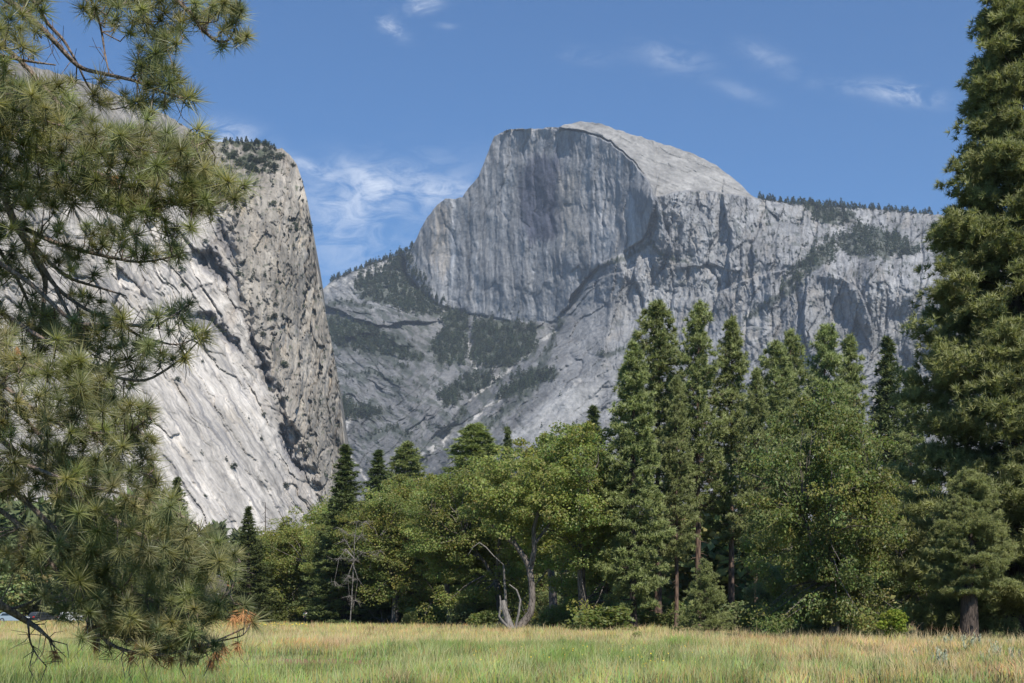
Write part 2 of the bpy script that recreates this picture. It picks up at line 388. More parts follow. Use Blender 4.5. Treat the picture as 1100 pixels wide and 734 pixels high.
    def trench(pts, dep, wid): return dep * np.exp(-(seg_dist(qx, qy, pts) / wid) ** 2)
    D = D + trench([(596, 356), (580, 368), (540, 402), (505, 432), (470, 485), (452, 500)], 60, 7) + trench([(497, 338), (504, 375), (510, 398), (500, 425)], 30, 5) + trench([(398, 520), (372, 480), (388, 450)], 45, 6)
    D = D - trench([(440, 425), (480, 450), (500, 440)], 45, 14) - trench([(560, 500), (600, 440), (640, 405), (660, 380)], 60, 22) - trench([(400, 400), (430, 410), (455, 395)], 40, 12) - trench([(380, 300), (350, 325)], 30, 10)
    # --- colours the rock itself has
    C = np.empty(PX.shape + (3,)); C[:] = (.205, .205, .206)
    big = fbm(PX / 35, PY / 35, 4, 101)
    C *= ((1 + .18 * big) * (1 + .38 * tone * wall) * (1 + .16 * right * wall * sst(400, 300, PY)))[..., None]
    C = mixc(C, jt * wall * .45, (.06, .064, .072))
    fc = np.empty_like(C); fc[:] = (.215, .217, .224)
    st = fbm(qx / 5.5, PY / 110, 5, 111, .65)
    fc *= ((1 + .34 * st) * (1 + .3 * (fr - .5)))[..., None]; fc = mixc(fc, fj * .3, (.08, .085, .095))
    stain = sst(.0, .9, np.exp(-((qx - 583) / 24) ** 2) * sst(150, 185, PY) * sst(275, 245, PY) * 1.7 + .5 * fbm(qx / 6, PY / 60, 4, 113) - .25)
    fc = mixc(fc, stain * .9, (.045, .050, .074))
    pale = sst(.25, .8, np.exp(-((qx - 612) / 17) ** 2) * sst(170, 200, PY) * sst(285, 255, PY) + .4 * fbm(qx / 5, PY / 50, 4, 117) )
    fc = mixc(fc, pale * .6, (.26, .245, .225))
    tan = sst(.3, .9, np.exp(-((qx - 474) / 12) ** 2) * sst(205, 225, PY) * sst(320, 280, PY) + .45 * fbm(qx / 4, PY / 40, 4, 119))
    fc = mixc(fc, tan * .5, (.27, .225, .175))
    fc = mixc(fc, sst(285, 330, PY + big * 12) * .35, (.24, .245, .25))
    C = C * (1 - mf[..., None]) + fc * mf[..., None]
    cc = np.empty_like(C); cc[:] = (.255, .245, .23)
    cc *= (1 + .25 * fbm((PX + PY) / 40, (PY - PX * .45) / 6, 4, 121))[..., None]
    cc = mixc(cc, cj * .1, (.12, .12, .12)); C = C * (1 - mc[..., None]) + cc * mc[..., None]
    tw = sst(.45, 1.1, fbm(qx / 14, qy / 22, 4, 131) + .35 * right)
    C = mixc(C, tw * wall * right * .45, (.27, .245, .215))
    dk = sst(.3, 1.0, fbm(qx / 8, qy / 45, 4, 133))
    C = mixc(C, dk * wall * .5 * (.3 + .7 * right), (.09, .095, .11))
    jn = np.abs(perlin(qx / 17 + .3 * np.sin(PY / 40), PY / 55, 135)); jn2 = np.abs(perlin((qx + qy * .7) / 22, (qy - qx * .5) / 16, 136))
    C = mixc(C, sst(.06, .0, jn) * wall * .55 * (.3 + .7 * right), (.05, .054, .065)); C = mixc(C, sst(.05, .0, jn2) * wall * .45, (.055, .06, .07))
    sc_ = sst(.55, 1.0, fbm(qx / 7, qy / 18, 4, 137)); C = mixc(C, sc_ * wall * .45, (.29, .28, .27))
    tal = np.zeros_like(PX)
    for pts, wd in TALUS:
        tal = np.maximum(tal, sst(1.3, .4, seg_dist(qx, qy, pts) / (wd * (1 + .5 * fbm(PX / 9, PY / 9, 3, 141)))))
    tal = tal * sst(-.5, .25, fbm(qx / 6, qy / 6, 4, 142)); C = mixc(C, tal * (1 - mf) * .85, (.38, .365, .34))
    ps = sst(-2, 6, poly_sd(qx, qy, [(535, 478), (560, 450), (600, 415), (648, 412), (640, 440), (600, 470), (570, 485)]))
    C = mixc(C, ps * .6, (.31, .305, .295))
    pat = fbm(qx / 10, qy / 7, 5, 151, .6)
    wd = np.zeros_like(PX)
    for p in WOODS: wd = np.maximum(wd, sst(-1.5, 2.0, poly_sd(PX + wx * 1.8, PY + wy * 1.8, p) + pat * 5.5 - 1.0))
    led = np.zeros_like(PX)
    for pts, wdd in LEDGES: led = np.maximum(led, sst(1.5, .3, seg_dist(qx, qy, pts) / (wdd * (1 + .9 * fbm(PX / 7, PY / 7, 4, 165)))))
    scr = sst(.12, .5, fbm(s1 / 20, t1 / 6, 5, 161, .6) + .15 * sst(480, 400, PY)) * wall * sst(610, 520, PX) * sst(312, 335, PY) * .8
    scr2 = sst(.5, .8, fbm(qx / 16, qy / 7, 5, 163, .6)) * wall * right * .6
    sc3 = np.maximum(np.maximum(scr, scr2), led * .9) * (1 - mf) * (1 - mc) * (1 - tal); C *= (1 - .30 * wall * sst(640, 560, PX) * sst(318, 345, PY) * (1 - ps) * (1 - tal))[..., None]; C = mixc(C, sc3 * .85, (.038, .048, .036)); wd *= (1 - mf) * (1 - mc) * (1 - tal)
    C = mixc(C, wd * .75, (.045, .055, .036))
    return D, np.clip(C, .02, .8)

cols = np.arange(334, 1130, .8)
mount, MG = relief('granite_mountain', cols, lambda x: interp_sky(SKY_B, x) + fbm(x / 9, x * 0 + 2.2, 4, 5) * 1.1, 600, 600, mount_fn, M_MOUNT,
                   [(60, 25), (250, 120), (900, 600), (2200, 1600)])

# ------------------------------------------------------------------ the pale cliff on the left
SKY_A = [(-80, 40), (0, 62), (60, 78), (100, 90), (140, 108), (180, 124), (205, 140), (222, 150), (232, 153), (245, 151), (262, 152), (285, 154), (296, 159), (303, 160),
         (312, 167), (319, 178), (324, 192), (328, 208), (333, 234), (337, 258), (340, 286), (345, 318), (351, 345), (358, 381), (364, 420), (368, 460), (370.5, 500), (372, 560), (374, 640)]
BASE_A = [(374, 560, 1860), (366, 430, 1910), (341, 290, 1960), (321, 190, 2010), (285, 156, 2080), (240, 154, 2080), (345, 560, 1760), (345, 430, 1850), (318, 290, 1900), (300, 200, 1960), (300, 540, 1660), (300, 400, 1790), (285, 300, 1850),
          (262, 220, 1930), (200, 540, 1470), (225, 420, 1650), (200, 300, 1770), (200, 200, 1900), (180, 126, 2020), (100, 540, 1330), (100, 400, 1490), (100, 250, 1680),
          (100, 95, 1880), (0, 540, 1210), (0, 300, 1480), (0, 65, 1800), (-80, 540, 1150), (-80, 50, 1720), (374, 650, 1760), (200, 650, 1330), (0, 650, 1050), (-80, 650, 1000)]
PROW = [(228, 150), (240, 140), (330, 140), (400, 400), (400, 560), (352, 560), (338, 520), (318, 470), (300, 430), (278, 370), (262, 330), (258, 280), (240, 220), (226, 190)]
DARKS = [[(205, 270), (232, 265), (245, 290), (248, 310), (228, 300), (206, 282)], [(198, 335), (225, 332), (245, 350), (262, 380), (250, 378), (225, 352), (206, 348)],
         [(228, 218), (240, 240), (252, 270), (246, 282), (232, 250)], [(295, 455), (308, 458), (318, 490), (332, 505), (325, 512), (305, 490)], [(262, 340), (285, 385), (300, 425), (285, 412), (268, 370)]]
def cliff_fn(PX, PY):
    wx = fbm(PX / 18, PY / 18, 4, 203) * 2.4; wy = fbm(PX / 18, PY / 18, 4, 211) * 2.4
    qx, qy = PX + wx, PY + wy
    D = rbf(BASE_A, PX, PY)
    sp_ = poly_sd(qx, qy, PROW) + fbm(qx / 12, qy / 16, 4, 271) * 7; mp = sst(-5, 7, sp_); mg = sst(-48, 6, sp_)
    a = R(57)                                          # the slabs dip down to the right
    s = qx * math.cos(a) + qy * math.sin(a); t = -qx * math.sin(a) + qy * math.cos(a)
    slab = ridged(s / 190, t / 26, 3, 221) * 8 + fbm(s / 170, t / 9, 4, 223) * 1.3 + np.exp(-(perlin(s / 120, t / 15, 225) / .06) ** 2) * 3.5
    rufous = sst(120, 260, PY) * sst(420, 300, PY)
    slab = slab + np.maximum(rufous, mg * .7) * (fbm(qx / 20, qy / 34, 4, 227) * 12 + ridged(s / 70, t / 18, 3, 229) * 8)
    pr = fbm(qx / 16, qy / 80, 5, 231, .55) * 9 + ridged(qx / 9, qy / 90, 3, 233) * 5.0 + np.exp(-(perlin(qx / 10 + qy / 60, qy / 80, 235) / .09) ** 2) * 5 + ridged(qx / 22 - qy / 80, qy / 90, 3, 236) * 5 + fbm(PX / 6, PY / 8, 3, 237) * 1.2
    D = D + slab * .55 * (1 - mp) + pr * .5 * mp - mp * 22
    vx = fbm(PX / 7, PY / 10, 4, 417) * 3.2; vy = fbm(PX / 9, PY / 9, 4, 418) * 7
    p1, pj1, pr1 = facets((qx + vx) / 11 + qy / 150, (qy + vy) / 60, 411, 12.); p2, pj2, pr2 = facets((qx + vx) / 4.6, (qy + vy) / 30, 412, 2.4)
    q1, qj1, qr1 = facets(s / 95, t / 15, 413, 4.5); q2, qj2, qr2 = facets(s / 36, t / 5.5, 414, 1.5); q3, qj3, qr3 = facets(s / 38, t / 15, 415, 13.)
    ruf = np.maximum(rufous, mg * .75) * (1 - mp)
    D = D + mp * (p1 + p2 + pj1 * 2.0 + pj2 * .8) + (1 - mp) * (q1 + q2 + qj1 * 1.3 + qj2 * .6) + ruf * (q3 + qj3 * 5)
    cj_ = np.maximum(pj1, pj2 * .6) * mp * sst(-.3, .5, fbm(qx / 9, qy / 18, 3, 416)) * .7 + (1 - mp) * np.maximum(qj1 * .3, np.maximum(qj2 * .25, qj3 * ruf))
    ctone = (pr1 * .6 + pr2 * .4 - .5) * mp + (1 - mp) * ((qr1 * .5 + qr2 * .5 - .5) * .6 + ruf * (qr3 - .5) * .7)
    for p in DARKS:                                    # overhanging corners
        sdp = poly_sd(qx, qy, p); D = D + 34 * sst(-.8, 9, sdp + fbm(qx / 4, qy / 9, 3, 279) * 2.5)
    D = D + fbm(PX / 4, PY / 4, 3, 239) * .5
    C = np.empty(PX.shape + (3,)); C[:] = (.465, .428, .382)
    C *= (1 + .16 * fbm(s / 70, t / 6, 5, 241, .6) + .12 * fbm(PX / 40, PY / 40, 3, 243))[..., None]
    stk = sst(.25, .8, fbm(s / 150, t / 4, 4, 245, .6))
    C = mixc(C, stk * .7, (.165, .16, .165))
    og = sst(.35, .9, fbm(s / 60, t / 12, 4, 247))
    C = mixc(C, og * .35, (.47, .40, .31))
    C = C * (1 - .38 * mg * (1 - mp) * (.7 + .6 * fbm(s / 40, t / 9, 4, 273)))[..., None]
    C = mixc(C, sst(.07, .0, np.abs(perlin(s / 70, t / 11, 275))) * (.35 + .4 * mg) * (1 - mp), (.12, .115, .12))
    C = mixc(C, sst(.0, .6, fbm(qx / 26, qy / 50, 3, 277)) * mg * (1 - mp) * .35, (.30, .235, .17))
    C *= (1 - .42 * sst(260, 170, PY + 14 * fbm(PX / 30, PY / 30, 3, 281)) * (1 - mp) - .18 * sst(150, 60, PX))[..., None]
    pc = np.empty_like(C); pc[:] = (.255, .23, .195)
    pc *= (1 + .3 * fbm(qx / 6, qy / 45, 5, 251, .6))[..., None]
    pc = mixc(pc, sst(.3, .9, fbm(qx / 8, qy / 40, 4, 253)) * .5, (.30, .25, .19))
    pc = mixc(pc, sst(.3, .9, fbm(qx / 9, qy / 25, 4, 255)) * .5, (.13, .13, .13))
    C = C * (1 - mp[..., None]) + pc * mp[..., None]
    C *= (1 + .5 * ctone)[..., None]; C = mixc(C, cj_ * .5, (.10, .095, .095))
    for p in DARKS: C = mixc(C, sst(-2, 3, poly_sd(qx, qy, p)) * .6, (.11, .11, .125))  # shade in the overhanging corners painted into the rock colour
    bush = sst(.66, .9, fbm(PX / 7, PY / 6, 3, 261, .6)) * np.maximum(mp * .9, rufous * .5 * sst(150, 220, PX))
    topv = sst(.1, .4, fbm(PX / 9, PY / 6, 4, 263) + sst(200, 160, PY) * .7 - .25) * sst(215, 190, PY) * sst(225, 245, PX) * sst(305, 285, PX)
    C = mixc(C, np.maximum(bush, topv) * .85, (.055, .068, .038))
    return D, np.clip(C, .02, .8)
cols = np.concatenate([np.arange(-80, 300, .9), np.arange(300, 374, .35)])
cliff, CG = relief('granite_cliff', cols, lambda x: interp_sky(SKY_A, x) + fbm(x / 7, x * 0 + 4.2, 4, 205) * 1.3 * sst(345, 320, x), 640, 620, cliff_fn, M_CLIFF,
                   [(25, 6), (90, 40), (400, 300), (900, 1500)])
# ------------------------------------------------------------------ plant materials
def leaf_material(name, col, col2, trans=.35, rough=.55, spec=.25, var=.25, upn=.55):
    m, nt = material(name); n = N(nt)
    at_ = n('ShaderNodeAttribute', attribute_name='tint')
    oi = n('ShaderNodeObjectInfo'); tc = n('ShaderNodeTexCoord')
    ns = n.noise(tc.outputs['Object'], .55, 3, .6)
    base = n.mix(n.ramp(ns.outputs[0], .35, .68), rgb(*col), rgb(*col2))
    base = n.mix(1.0, base, at_.outputs[0], 'MULTIPLY')
    hs = n('ShaderNodeHueSaturation', Color=base)
    n.put(hs.inputs['Value'], n.math('MULTIPLY_ADD', oi.outputs['Random'], var, 1 - var / 2))
    n.put(hs.inputs['Hue'], n.math('MULTIPLY_ADD', oi.outputs['Random'], .012, .488))
    p = n('ShaderNodeBsdfPrincipled', i0=hs, Roughness=rough); p.inputs['Specular IOR Level'].default_value = spec
    if upn:
        geo = n('ShaderNodeNewGeometry'); nm = n('ShaderNodeVectorMath', i0=geo.outputs['Normal'], i1=(0, 0, upn), operation='ADD'); nm = n('ShaderNodeVectorMath', i0=nm.outputs[0], operation='NORMALIZE'); n.put(p.inputs['Normal'], nm.outputs[0])
    t = n('ShaderNodeBsdfTranslucent', i0=n.mix(1.0, hs.outputs[0], rgb(1.12, 1.15, .62), 'MULTIPLY'))
    n('ShaderNodeOutputMaterial', i0=n('ShaderNodeMixShader', i0=trans, i1=p, i2=t))
    return m
def bark_material(name, col, dark, scale=3.0, stretch=.2):
    m, nt = material(name); n = N(nt)
    tc = n('ShaderNodeTexCoord'); v = n.mapping(tc.outputs['Object'], (1, 1, stretch))
    ns = n.noise(v, scale, 6, .7, .5)
    vo = n('ShaderNodeTexVoronoi', feature='DISTANCE_TO_EDGE'); n.put(vo.inputs['Vector'], v); vo.inputs['Scale'].default_value = scale * 1.6
    c = n.mix(n.ramp(vo.outputs['Distance'], .0, .22), rgb(*dark), rgb(*col))
    c = n.mix(n.ramp(ns.outputs[0], .4, .7), c, rgb(*[x * 1.35 for x in col]))
    b = n('ShaderNodeBump', Height=n.math('ADD', vo.outputs['Distance'], ns.outputs[0])); b.inputs['Strength'].default_value = .9; b.inputs['Distance'].default_value = .06
    p = n('ShaderNodeBsdfPrincipled', i0=c, Roughness=.95, Normal=b.outputs[0]); p.inputs['Specular IOR Level'].default_value = .1
    n('ShaderNodeOutputMaterial', i0=p)
    return m
M_PINER = leaf_material('lit_needles', (.205, .235, .105), (.268, .290, .140), .42, .5, .3)  # paler copy of the pine needles, sunlit brightness put into the colour
M_PINE = leaf_material('pine_needles', (.180, .220, .090), (.235, .268, .118), .32, .5, .3)
M_CEDAR = leaf_material('cedar_sprays', (.085, .112, .045), (.120, .145, .058), .22)
M_FARPINE = leaf_material('distant_needles', (.034, .052, .026), (.052, .074, .036), .15)
M_OAK = leaf_material('oak_leaves', (.200, .238, .066), (.262, .290, .090), .46, .45, .35)
M_OAKD = leaf_material('dark_oak_leaves', (.145, .175, .052), (.200, .228, .074), .45, .45, .35)
M_GREY = leaf_material('greygreen_leaves', (.150, .180, .072), (.200, .228, .100), .30)
M_LIME = leaf_material('bright_leaves', (.20, .26, .035), (.26, .31, .05), .45)
M_BARKP = bark_material('pine_bark', (.17, .115, .085), (.05, .035, .03), 2.2)
M_BARKD = bark_material('dark_bark', (.085, .066, .055), (.03, .025, .022), 2.6)
M_BARKO = bark_material('oak_bark', (.17, .145, .125), (.055, .046, .04), 4.0, .3)
M_DEAD = bark_material('weathered_wood', (.23, .21, .19), (.11, .10, .092), 6.0, .15)

def rnd_dirs(rg, n):
    v = rg.normal(size=(n, 3)); return v / np.linalg.norm(v, axis=1)[:, None]
def norm(v): return v / (np.linalg.norm(v, axis=-1, keepdims=True) + 1e-9)

def tufts(rg, cen, dirs, n, length, width, spread=1.0, tint=None, tintvar=.25, droop=0.0, size=None):
    """needle tufts: n thin pointed blades round each centre -> verts, tris, colours"""
    m = len(cen)
    d = norm(np.repeat(dirs, n, 0) * (1.05 - .55 * spread) + rnd_dirs(rg, m * n) * spread * .85)
    L = length * rg.uniform(.7, 1.15, (m * n, 1))
    if size is not None: L = L * np.repeat(size, n)[:, None]
    s = norm(np.cross(d, rnd_dirs(rg, m * n)))
    c = np.repeat(cen, n, 0)
    w_ = width * rg.uniform(.7, 1.2, (m * n, 1))
    b0 = c + d * L * .06 + s * w_ * .5; b1 = c + d * L * .06 - s * w_ * .5
    tip = c + d * L - np.array([0, 0, 1]) * L * droop
    V = np.stack([b0, b1, tip], 1).reshape(-1, 3)
    f = np.arange(m * n * 3).reshape(-1, 3)
    t = np.ones((m, 3)) if tint is None else np.asarray(tint, float)
    t = t * rg.uniform(1 - tintvar, 1 + tintvar, (m, 1))
    C = np.repeat(np.repeat(t, n, 0), 3, 0)
    return V, f, C

def conifer(seed, H, Rb, base=.12, prof=1.0, tl=.42, tw=.082, nn=14, dens=1.0, droop=.15, up=.35, r0=.32, gap=.0, dead_base=0.0, round_top=.0, lean=0.0, clump=2, cj=.10, lv=.3):
    """a conifer: tapered trunk carrying limbs, and a crown of needle tufts along them"""
    rg = np.random.default_rng(seed)
    tb = MB(); zs = np.linspace(0, H * .985, 14)
    wob = np.cumsum(rg.normal(0, .02, (14, 2)), 0) * H / 30; wob[:, 0] += lean * (zs / H) ** 1.5 * H
    tp = np.column_stack([wob[:, 0], wob[:, 1], zs])
    rad = r0 * (1 - zs / H * .93) ** .9; rad[0] *= 1.35
    tb.tube(tp, rad, 9)
    cen = []; dr = []; tin = []
    nb = int(H * 6.2 * dens)
    wc = 5
    for i in range(nb):
        t = (i // wc * wc + wc * .5 + rg.normal(0, .13) * wc) / nb; t = min(.995, max(0, t)) ** .93
        z = H * (base + (1 - base) * t)
        prof_t = (1 - t) ** prof
        if round_top: prof_t = prof_t * (1 - round_top) + round_top * math.sqrt(max(0, 1 - t ** 2.2))
        L = Rb * (prof_t * .985 + .022) * rg.uniform(1 - lv * 1.3, 1 + lv * .75) * min(1, .55 + t * 3.0 + (.25 if base < .05 else 0))
        if gap and rg.random() < gap: L *= .35
        az = (i % wc) / wc * 2 * math.pi + (i // wc) * 2.4 + rg.normal(0, .35)
        el = -droop * (1 - t) * 1.3 + up * t + rg.normal(0, .10)
        o = np.array([np.interp(z, zs, tp[:, 0]), np.interp(z, zs, tp[:, 1]), z])
        h = np.array([math.cos(az), math.sin(az), 0]); side = np.array([-h[1], h[0], 0])
        s = np.linspace(0, 1, 5)
        pts = o + h * (L * s * math.cos(el))[:, None] + np.array([0, 0, 1]) * (L * (s * math.sin(el) + .22 * s ** 2.5))[:, None]
        tb.tube(pts, np.linspace(max(.018, .014 + L * .014), .008, 5), 4)
        nt_ = max(3, int(L * 3.4 * dens + 2))
        ss = rg.uniform(.22 if L > 1.2 else .05, 1.04, nt_) ** .62
        lat = rg.normal(0, .20, nt_) * L * (.35 + .65 * (1 - np.abs(ss - .6)))
        P = np.stack([np.interp(ss, s, pts[:, k]) for k in range(3)], 1) + side * lat[:, None]
        P[:, 2] += rg.normal(0, .10, nt_) - np.abs(lat) * .12
        bt = rg.uniform(.82, 1.2, nt_)
        P = np.repeat(P, clump, 0) + rg.normal(0, cj, (nt_ * clump, 3)) * [1, 1, .7]; lat = np.repeat(lat, clump); ss = np.repeat(ss, clump); bt = np.repeat(bt, clump)
        cen.append(P)
        dd = h * .8 + np.array([0, 0, .55]) + side * (np.sign(lat) * .4)[:, None]
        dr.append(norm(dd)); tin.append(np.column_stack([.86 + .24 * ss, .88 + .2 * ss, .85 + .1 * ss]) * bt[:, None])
    cen.append(tp[-1:] + np.array([[0, 0, -.1], [0, 0, -.4], [0.1, 0, -.7]])); dr.append(np.tile([[0, 0, 1.]], (3, 1))); tin.append(np.ones((3, 3)))
    for i in range(int(dead_base * 26)):                 # bare dead stubs under the live crown
        z = H * rg.uniform(.04, base + .05); az = rg.uniform(0, 6.28); L = rg.uniform(.5, 1.6)
        h = np.array([math.cos(az), math.sin(az), -.12]); o = np.array([0, 0, z])
        tb.tube([o, o + h * L * .5, o + h * L + np.array([0, 0, -.15])], [.035, .022, .008], 4)
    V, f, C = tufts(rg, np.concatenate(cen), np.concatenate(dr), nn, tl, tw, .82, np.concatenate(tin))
    return tb, (V, f, C)

def leaf_cards(rg, cen, out, size, tint):
    """small folded leaf sprays (two triangles, bent) round given points"""
    m = len(cen)
    nrm = norm(out * .55 + np.array([0, 0, .45]) + rnd_dirs(rg, m) * .85)
    a = norm(np.cross(nrm, rnd_dirs(rg, m))); b = np.cross(nrm, a)
    s = size * rg.uniform(.6, 1.25, (m, 1))
    v0 = cen - a * s * .5; v2 = cen + a * s * .5
    k = nrm * s * .14
    v1 = cen + b * s * .34 + k; v3 = cen - b * s * .34 + k
    V = np.stack([v0, v1, v2, v3], 1).reshape(-1, 3)
    i = np.arange(m)[:, None] * 4
    f = np.concatenate([i + [0, 1, 2], i + [0, 2, 3]], 1).reshape(-1, 3)
    return V, f, np.repeat(tint, 4, 0)

def broadleaf(seed, H, W, crown0=.22, fork=.26, ncl=70, per=230, leaf=.27, r0=.3, lean=0.0, hollow=.35, bare=0, flat=.62, cr=1.25, skirts=0.0, sub=2):
    """a broadleaved tree: forking trunk, limbs to every leaf clump, clumps of many small leaf sprays"""
    rg = np.random.default_rng(seed)
    tb = MB(); cz = H * (crown0 + 1) / 2; ch = H * (1 - crown0) / 2
    zf = H * fork
    x0 = lean * zf
    tp = [(0, 0, -.1), (x0 * .25, .02, zf * .35), (x0 * .7, .05, zf * .7), (x0, 0, zf)]
    tb.tube(tp, [r0 * 1.25, r0, r0 * .88, r0 * .82], 9)
    nl = rg.integers(4, 6); limbs = []
    for i in range(nl):
        az = (i + rg.uniform(-.3, .3)) / nl * 2 * math.pi; tilt = rg.uniform(.25, .75)
        L = H * rg.uniform(.32, .5)
        h = np.array([math.cos(az) * math.sin(tilt) * W / H * 1.4, math.sin(az) * math.sin(tilt) * W / H * 1.4, math.cos(tilt)])
        p = np.array([x0, 0, zf]) + np.zeros(3); pts = [p]
        for k in range(5):
            p = p + h * L / 5 + rg.normal(0, .05, 3) * L / 3; pts.append(p)
        limbs.append(np.array(pts)); tb.tube(pts, np.linspace(r0 * .62, r0 * .16, 6), 7)
    allp = np.concatenate(limbs)
    C_, T_, V_, F_, N_ = [], [], [], [], 0
    cens = []
    tries = 0
    while len(cens) < ncl and tries < 6000:
        tries += 1
        d = rg.normal(size=3); d /= np.linalg.norm(d); r = hollow + (1 - hollow) * rg.random() ** .6
        if d[2] < -.2 and rg.random() < .4: continue
        ww = W * .5 * (.85 + .3 * math.sin(3 * math.atan2(d[1], d[0]) + seed))
        p = np.array([lean * H * .35 + d[0] * ww * r, d[1] * ww * r, cz + d[2] * ch * r * (1 if d[2] > 0 else .95)])
        if any(np.linalg.norm((p - q) * [1, 1, 1.3]) < cr * .62 for q in cens): continue
        cens.append(p)
    for _ in range(int(skirts * ncl)):                 # hanging sprays reaching down
        a = rg.uniform(0, 6.28); rr = W * .5 * rg.uniform(.55, .95)
        cens.append(np.array([lean * H * .35 + math.cos(a) * rr, math.sin(a) * rr, H * rg.uniform(.05, crown0 + .1)]))
    for p in cens:
        q = allp[np.argmin(((allp - p) ** 2 * [1, 1, .7]).sum(1) + (allp[:, 2] > p[2]) * 3)]
        mid = (p + q) / 2 + rg.normal(0, .25, 3) + [0, 0, .2]
        tb.tube([q, mid, p], [.055 + .02 * r0, .04, .015], 4)
        c_r = cr * rg.uniform(.7, 1.25)
        bl = rg.uniform(.78, 1.2); wm = rg.uniform(-.1, .12)
        for s_ in range(sub + 1):
            sp = p if s_ == 0 else p + rnd_dirs(rg, 1)[0] * c_r * .75
            rr = c_r * (1 if s_ == 0 else .6)
            m = int(per / (sub + 1) * rg.uniform(.7, 1.2))
            d = rnd_dirs(rg, m); rad = rr * (.35 + .65 * rg.random((m, 1)) ** .5)
            pp = sp + d * rad * [1, 1, flat]
            pp[:, 2] -= .12 * (d[:, 0] ** 2 + d[:, 1] ** 2) * rr
            t = np.column_stack([bl * (1 + wm) * rg.uniform(.82, 1.18, m), bl * rg.uniform(.85, 1.15, m), bl * (1 - wm) * rg.uniform(.8, 1.2, m)])
            v, f, c = leaf_cards(rg, pp, d, leaf, t)
            V_.append(v); F_.append(f + N_); C_.append(c); N_ += len(v)
    for i in range(bare):                              # dead bare twigs sticking out
        q = allp[rg.integers(len(allp))]; d = rnd_dirs(rg, 1)[0]; d[2] = abs(d[2]) * .5
        e = q + d * W * .4; tb.tube([q, (q + e) / 2 + rg.normal(0, .3, 3), e], [.05, .035, .01], 4)
    return tb, (np.concatenate(V_), np.concatenate(F_), np.concatenate(C_))

def shrub(seed, H, W, ncl=16, per=150, leaf=.2, cr=.6):
    rg = np.random.default_rng(seed); tb = MB(); V_, F_, C_, N_ = [], [], [], 0
    for i in range(ncl):
        a = rg.uniform(0, 6.28); z = H * rg.random() ** .75 * .92; k = math.sqrt(max(.05, 1 - (z / H) ** 1.6))
        r = W * .5 * math.sqrt(rg.random()) * k
        p = np.array([math.cos(a) * r, math.sin(a) * r, max(z, .1)])
        tb.tube([(rg.normal(0, .08), rg.normal(0, .08), 0), p * [.5, .5, .6], p], [.03, .02, .008], 4)
        m = int(per * rg.uniform(.7, 1.2)); d = rnd_dirs(rg, m)
        pp = p + d * cr * rg.uniform(.7, 1.2) * (.4 + .6 * rg.random((m, 1)) ** .5) * [1, 1, .75]
        pp[:, 2] = np.abs(pp[:, 2]) + .03
        bl = rg.uniform(.8, 1.2)
        t = np.column_stack([bl * rg.uniform(.85, 1.15, m), bl * rg.uniform(.88, 1.12, m), bl * rg.uniform(.8, 1.2, m)])
        v, f, c = leaf_cards(rg, pp, d, leaf, t); V_.append(v); F_.append(f + N_); C_.append(c); N_ += len(v)
    return tb, (np.concatenate(V_), np.concatenate(F_), np.concatenate(C_))

class Kind:
    """meshes of one kind of plant, shared by its copies"""
    def __init__(s, name, gen, leafm, barkm, stem='trunk', crown='crown'):
        tb, (V, f, C) = gen
        s.name, s.stem, s.crown = name, stem, crown
        s.tm = tb.mesh(name + '_' + stem, [barkm], True)
        s.cm = new_mesh(name + '_' + crown, V, f, [leafm], False, cols=C)
        s.h = max(V[:, 2].max(), .1)
    def put(s, x, y, H, rz, label, cat, group=None, widen=1.0, z=0.0, name=None):
        o = empty(name or s.name, (x, y, z), rz, H / s.h)
        if widen != 1.0: o.scale = (H / s.h * widen, H / s.h * widen, H / s.h)
        link(s.stem, s.tm, o); link(s.crown, s.cm, o)
        return tag(o, label, cat, group)
    def px(s, px, top, Y, rz, label, cat, group=None, widen=1.0, name=None):
        return s.put((px - CX) / F * Y, Y, CAMZ + (HOR - top) / F * Y, rz, label, cat, group, widen, name=name)

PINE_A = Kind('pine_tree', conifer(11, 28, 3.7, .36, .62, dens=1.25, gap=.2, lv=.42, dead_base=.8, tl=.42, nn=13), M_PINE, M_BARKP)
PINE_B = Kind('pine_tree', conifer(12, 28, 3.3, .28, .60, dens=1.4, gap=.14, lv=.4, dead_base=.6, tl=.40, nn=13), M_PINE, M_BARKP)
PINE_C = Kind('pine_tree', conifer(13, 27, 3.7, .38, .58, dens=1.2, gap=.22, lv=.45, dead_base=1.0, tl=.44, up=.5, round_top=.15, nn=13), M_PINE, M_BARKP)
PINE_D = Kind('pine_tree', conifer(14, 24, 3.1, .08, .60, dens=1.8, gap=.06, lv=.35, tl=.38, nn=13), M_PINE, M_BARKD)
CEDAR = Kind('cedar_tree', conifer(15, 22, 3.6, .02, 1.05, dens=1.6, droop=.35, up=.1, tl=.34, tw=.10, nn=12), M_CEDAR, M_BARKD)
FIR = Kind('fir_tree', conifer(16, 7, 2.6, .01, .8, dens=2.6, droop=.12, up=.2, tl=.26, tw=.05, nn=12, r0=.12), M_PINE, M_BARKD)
OAK_A = Kind('oak_tree', broadleaf(21, 15, 9.5, .13, .28, 120, 400, .215, .32, .12, skirts=.10), M_OAK, M_BARKO)
OAK_B = Kind('oak_tree', broadleaf(22, 16, 9.0, .22, .32, 105, 400, .215, .34, -.10, bare=6, skirts=.03), M_OAK, M_BARKO)
OAK_C = Kind('oak_tree', broadleaf(23, 13, 10.5, .05, .22, 125, 400, .215, .3, .05, skirts=.14), M_OAK, M_BARKO)
OAK_D = Kind('oak_tree', broadleaf(24, 15, 11.0, .06, .2, 150, 330, .22, .36, -.05, skirts=.12, cr=1.15), M_OAKD, M_BARKO)
